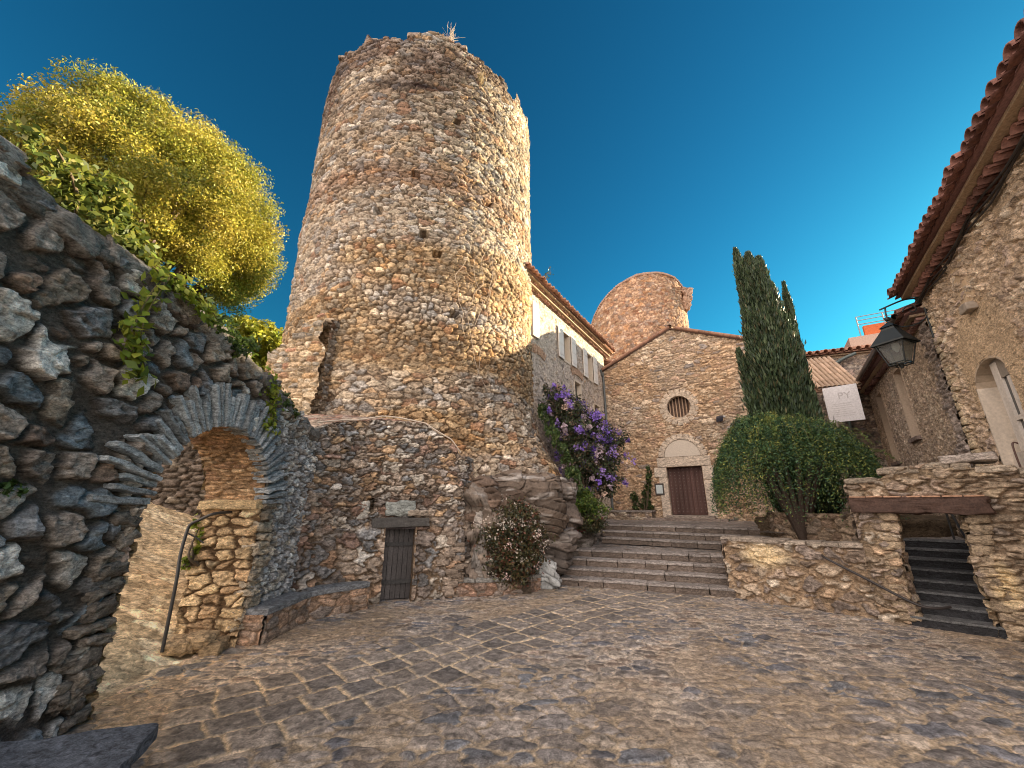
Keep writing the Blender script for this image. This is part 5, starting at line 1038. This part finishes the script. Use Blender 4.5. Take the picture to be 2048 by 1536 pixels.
# dry tufts and bare stems on the tower
def tuft(label, c, n, h, seed, col, name='dry_grass', spread=.5):
    r = np.random.default_rng(seed); t = thing(name, label, 'dry grass', tuple(c)); m = MB()
    for k in range(n):
        d = r.normal(size=3)*spread; d[2] = abs(r.normal())*.6+.7; d /= np.linalg.norm(d); l = h*r.uniform(.4, 1); p = np.array(c)+r.normal(size=3)*.06
        m.tube(spline([p, p+d*l*.5, p+d*l+np.array([r.normal()*.05, 0, -.04])], 3), np.linspace(.007, .003, 7), 4, np.array(col)*r.uniform(.7, 1.2))
    m.part('blades', LEAF, t)
def twp(u, z, w=0.):
    p, n_ = tower_pos(np.array([float(u)]), np.array([float(z)])); return p[0]+n_[0]*w
tuft('pale feathery dry grass tuft on the very top of the round tower', twp(.35, 16.8, -.1), 40, .6, 71, (.65, .55, .45))
tuft('straw coloured grass tuft growing out of the upper face of the tower', twp(1.4, 15.3, .03), 70, .55, 72, (.45, .34, .18), spread=.35)
tuft('second straw tuft on the upper tower face, to the right of the first and smaller', twp(1.75, 15.2, .03), 40, .4, 73, (.45, .34, .18), spread=.35)
t = thing('bare_vine', 'leafless pale vine stems clinging to the lower right face of the tower', 'climbing plant', tuple(twp(1.7, 6)))
m = MB(); r = np.random.default_rng(81)
for k in range(5):
    u = 1.3+r.uniform(-.2, .9); pts = []; z = r.uniform(4.6, 6.5)
    while z < r.uniform(8.5, 11.5): pts.append(twp(u, z, .09)); z += .35; u += r.normal()*.13
    if len(pts) > 2: m.tube(spline(pts, 4), .007, 5, (.40, .32, .25))
m.part('stem', WOOD, t)
def sprig(label, p, sc, seed):
    r = np.random.default_rng(seed); t = thing('wall_sprig', label, 'plant', tuple(p)); b = MB(); m = MB(); p = np.array(p)
    for k in range(3):
        q = p+np.array([.25+.1*k, 0, .2*k-.05])*sc; q2 = q+np.array([.15, 0, .12])*sc; b.tube(spline([p, q, q2], 4), .012, 5, (.12, .08, .06)); leaves(m, q2+r.normal(size=(14, 3))*.06*sc, .035*sc, (.08, .09, .05), .5, .2, seed+k)
    b.part('stem', WOOD, t); m.part('foliage', DARKLEAF, t)
pe = twp(TR*1.47, 10.0, .02); sprig('upper sprig sprouting from the right edge of the tower', pe, 1.5, 91)
pe = twp(TR*1.47, 8.9, .02); sprig('lower sprig sprouting from the right edge of the tower', pe, 1.2, 92)

# ================================================================ ROCKS, PLANTER, SIDE WALLS OF THE STEPS
RK = thing('rock_outcrop', 'dark streaked bedrock outcrop under the right side of the tower', 'rock', (.3, 10.2, 0))
m = MB()
def rock(m, c, h, n, amp, col, seed, yaw=0., fr=1.4, tilt=0.):
    c_, s_ = math.cos(yaw), math.sin(yaw); n = int(n*1.6); k = amp/.15
    m.rbox(c, (h[0]*c_, h[0]*s_, tilt*h[0]), (-h[1]*s_, h[1]*c_, 0), (0, 0, h[2]), .8, n, 0, col, seed, fr)
    V = m.V[-1]; g = np.stack([fbm3(V*fr+q*13, seed+q, 2)-.5 for q in range(3)], 1)*2*amp; V = V+g
    w = V[:, 2]+V[:, 0]*.30+(fbm3(V*.9, seed+8, 2)-.5)*.6; q = w*6; fl = np.floor(q); fq = q-fl; lay = H(fl, fl*0, seed+2); crk = ss(.10, .0, np.minimum(fq, 1-fq))*ss(.35, .55, fbm3(V*2, seed+5, 2))
    c2_ = ss(.022, .0, np.abs(fbm3(V*1.7, seed+6, 3)-.5)); dv = V-np.array(c); dv[:, 2] *= .3; dv /= np.linalg.norm(dv, axis=1, keepdims=True)
    f = fbm3(V*11, seed+3, 4); m.V[-1] = V+dv*((lay-.5)*.09*k-.05*crk*k-.06*c2_*k+facet3(V, 1.7, seed+30)*.16*k+facet3(V, 5., seed+40)*.05*k+(f-.5)*.03*k)[:, None]
    cc = np.array(col)*((.45+.8*lay)*(.6+.8*f))[:, None]*(1-.7*np.maximum(crk, c2_))[:, None]; wm = ss(.6, .75, fbm3(V*np.array([1.5, 1.5, 7]), seed+9, 3))*.7; m.K[-1] = cc*(1-wm[:, None])+np.array([.46, .43, .40])*wm[:, None]
rock(m, (.15, 10.35, 1.75), (1.2, .85, .8), 60, .15, (.15, .115, .09), 1, -.1)
rock(m, (.95, 11.0, 1.75), (.75, .65, .75), 46, .14, (.145, .115, .095), 2, .3)
rock(m, (-.7, 9.75, 1.1), (.55, .6, 1.25), 36, .2, (.26, .21, .17), 3, .5)
rock(m, (.75, 10.5, .75), (.7, .5, .6), 36, .2, (.20, .17, .15), 4)
rock(m, (-.45, 9.75, 1.9), (.8, .5, .5), 36, .2, (.17, .12, .09), 6, .1)
m.part('bedrock', ROCKM, RK, smooth=False)
m = MB(); rock(m, (-.62, 9.42, 1.05), (.30, .28, .75), 34, .12, (.46, .42, .38), 5, .5, 2.5); m.part('pale_face', ROCKM, RK, smooth=False)
t = thing('boulder', 'pale grey leaning boulder at the left end of the lowest step', 'rock', (.82, 9.9, 0)); m = MB(); rock(m, (.78, 9.95, .28), (.24, .22, .36), 28, .09, (.46, .48, .48), 7, .4, 3); m.part('boulder_stone', ROCKM, t, smooth=False)
t = thing('boulder', 'small pale stone beside the second step', 'rock', (1.25, 10.6, .4)); m = MB(); rock(m, (1.22, 10.72, .48), (.16, .14, .12), 16, .04, (.48, .52, .52), 8, .4, 4); m.part('boulder_stone', ROCKM, t, smooth=False)
PLN = thing('low_planter', 'low brown stone planter edge in front of the rock outcrop', 'planter', (-.3, 9.1, 0))
ppos, pl_ = path_pos([(-1.15, 9.0), (-.5, 9.05), (.15, 9.25), (.62, 9.62)])
V, F, K = surf(ppos, 0, pl_, -.03, .26, .013, lambda u, v: relief(u, v, .3, .15, [(.34, .2, .13, 3), (.28, .19, .14, 2), (.22, .18, .15, 1)], (.24, .16, .11), 1301, hs=.05)); link('planter_wall', mesh('planter_wall', V, F, NEAR, K), PLN)
m = MB()
for k in range(5):
    u = (k+.5)*pl_/5; p, n_ = ppos(np.array([u]), np.array([.3])); dx = np.array([-n_[0][1], n_[0][0], 0]); m.rbox(p[0]-n_[0]*.1, dx*pl_/10.3, n_[0]*.15, (0, 0, .042), .4, 9, .012, (.23, .225, .21), k, 5)
m.part('planter_coping', NEAR, PLN)
m = MB(); m.rbox((-.3, 9.5, .1), (.62, .14, 0), (-.1, .32, 0), (0, 0, .12), .3, 10, .03, (.07, .055, .04), 3); m.part('soil', STONE, PLN)
SL = thing('step_side_wall', 'dark mossy retaining wall along the left side of the steps', 'stone wall', (1.5, 11, 0))
spos, sl_ = path_pos([(.55, 10.05), (1.0, 10.45), (1.55, 11.35), (2.1, 12.2), (2.6, 13.0), (3.1, 14.0)])
V, F, K = surf(spos, 0, sl_, .0, 1.5, .018, lambda u, v: relief(u, v, .26, .15, [(.17, .14, .12, 3), (.22, .18, .15, 2), (.14, .13, .12, 1)], (.10, .085, .07), 1311, hs=.06), lambda u, v: v < np.interp(u, [0, .6, 1.6, 2.6, 5], [.55, .68, .95, 1.15, 1.35])); link('wall_face', mesh('wall_face', V, F, NEAR, K), SL)
m = MB(); rock(m, (1.1, 11.3, .45), (.65, .55, .45), 20, .1, (.10, .085, .07), 12, .9); rock(m, (1.7, 12.3, .8), (.65, .5, .45), 20, .1, (.10, .085, .07), 13, .9); 
m.obox((.5, 10.05), (.66, .75), 0, .9, -.5, .02, .62, .70, (.22, .21, .20), .3, .015, 10, 4, 4); m.part('earth_and_coping', NEAR, SL)
CB = thing('chapel_planter', 'low stone planter against the chapel wall beneath the climber', 'planter', f3(CH, FD, -2.1, .4, 1.2))
V, F, K = surf(plane_pos(f3(CH, FD, -3.0, .75, 0)[:2], FD), 0, 1.9, 1.15, 1.5, .02, lambda u, v: relief(u, v, .25, .12, P_PAR, (.26, .2, .14), 1321, hs=.04)); mm = MB(); mm.add(V, F, K); mm.part('planter_wall', STONE, CB)
m = MB(); m.obox(CH, FD, -3.0, -1.08, .05, .80, 1.49, 1.57, (.25, .22, .2), .2, .015, 14, 5, 4); m.obox(CH, FD, -3.0, -1.12, .05, .73, 1.1, 1.5, (.24, .2, .16), .05); m.part('planter_coping', STONE, CB)

S.render.engine = 'CYCLES'; S.cycles.filter_width = 1.0
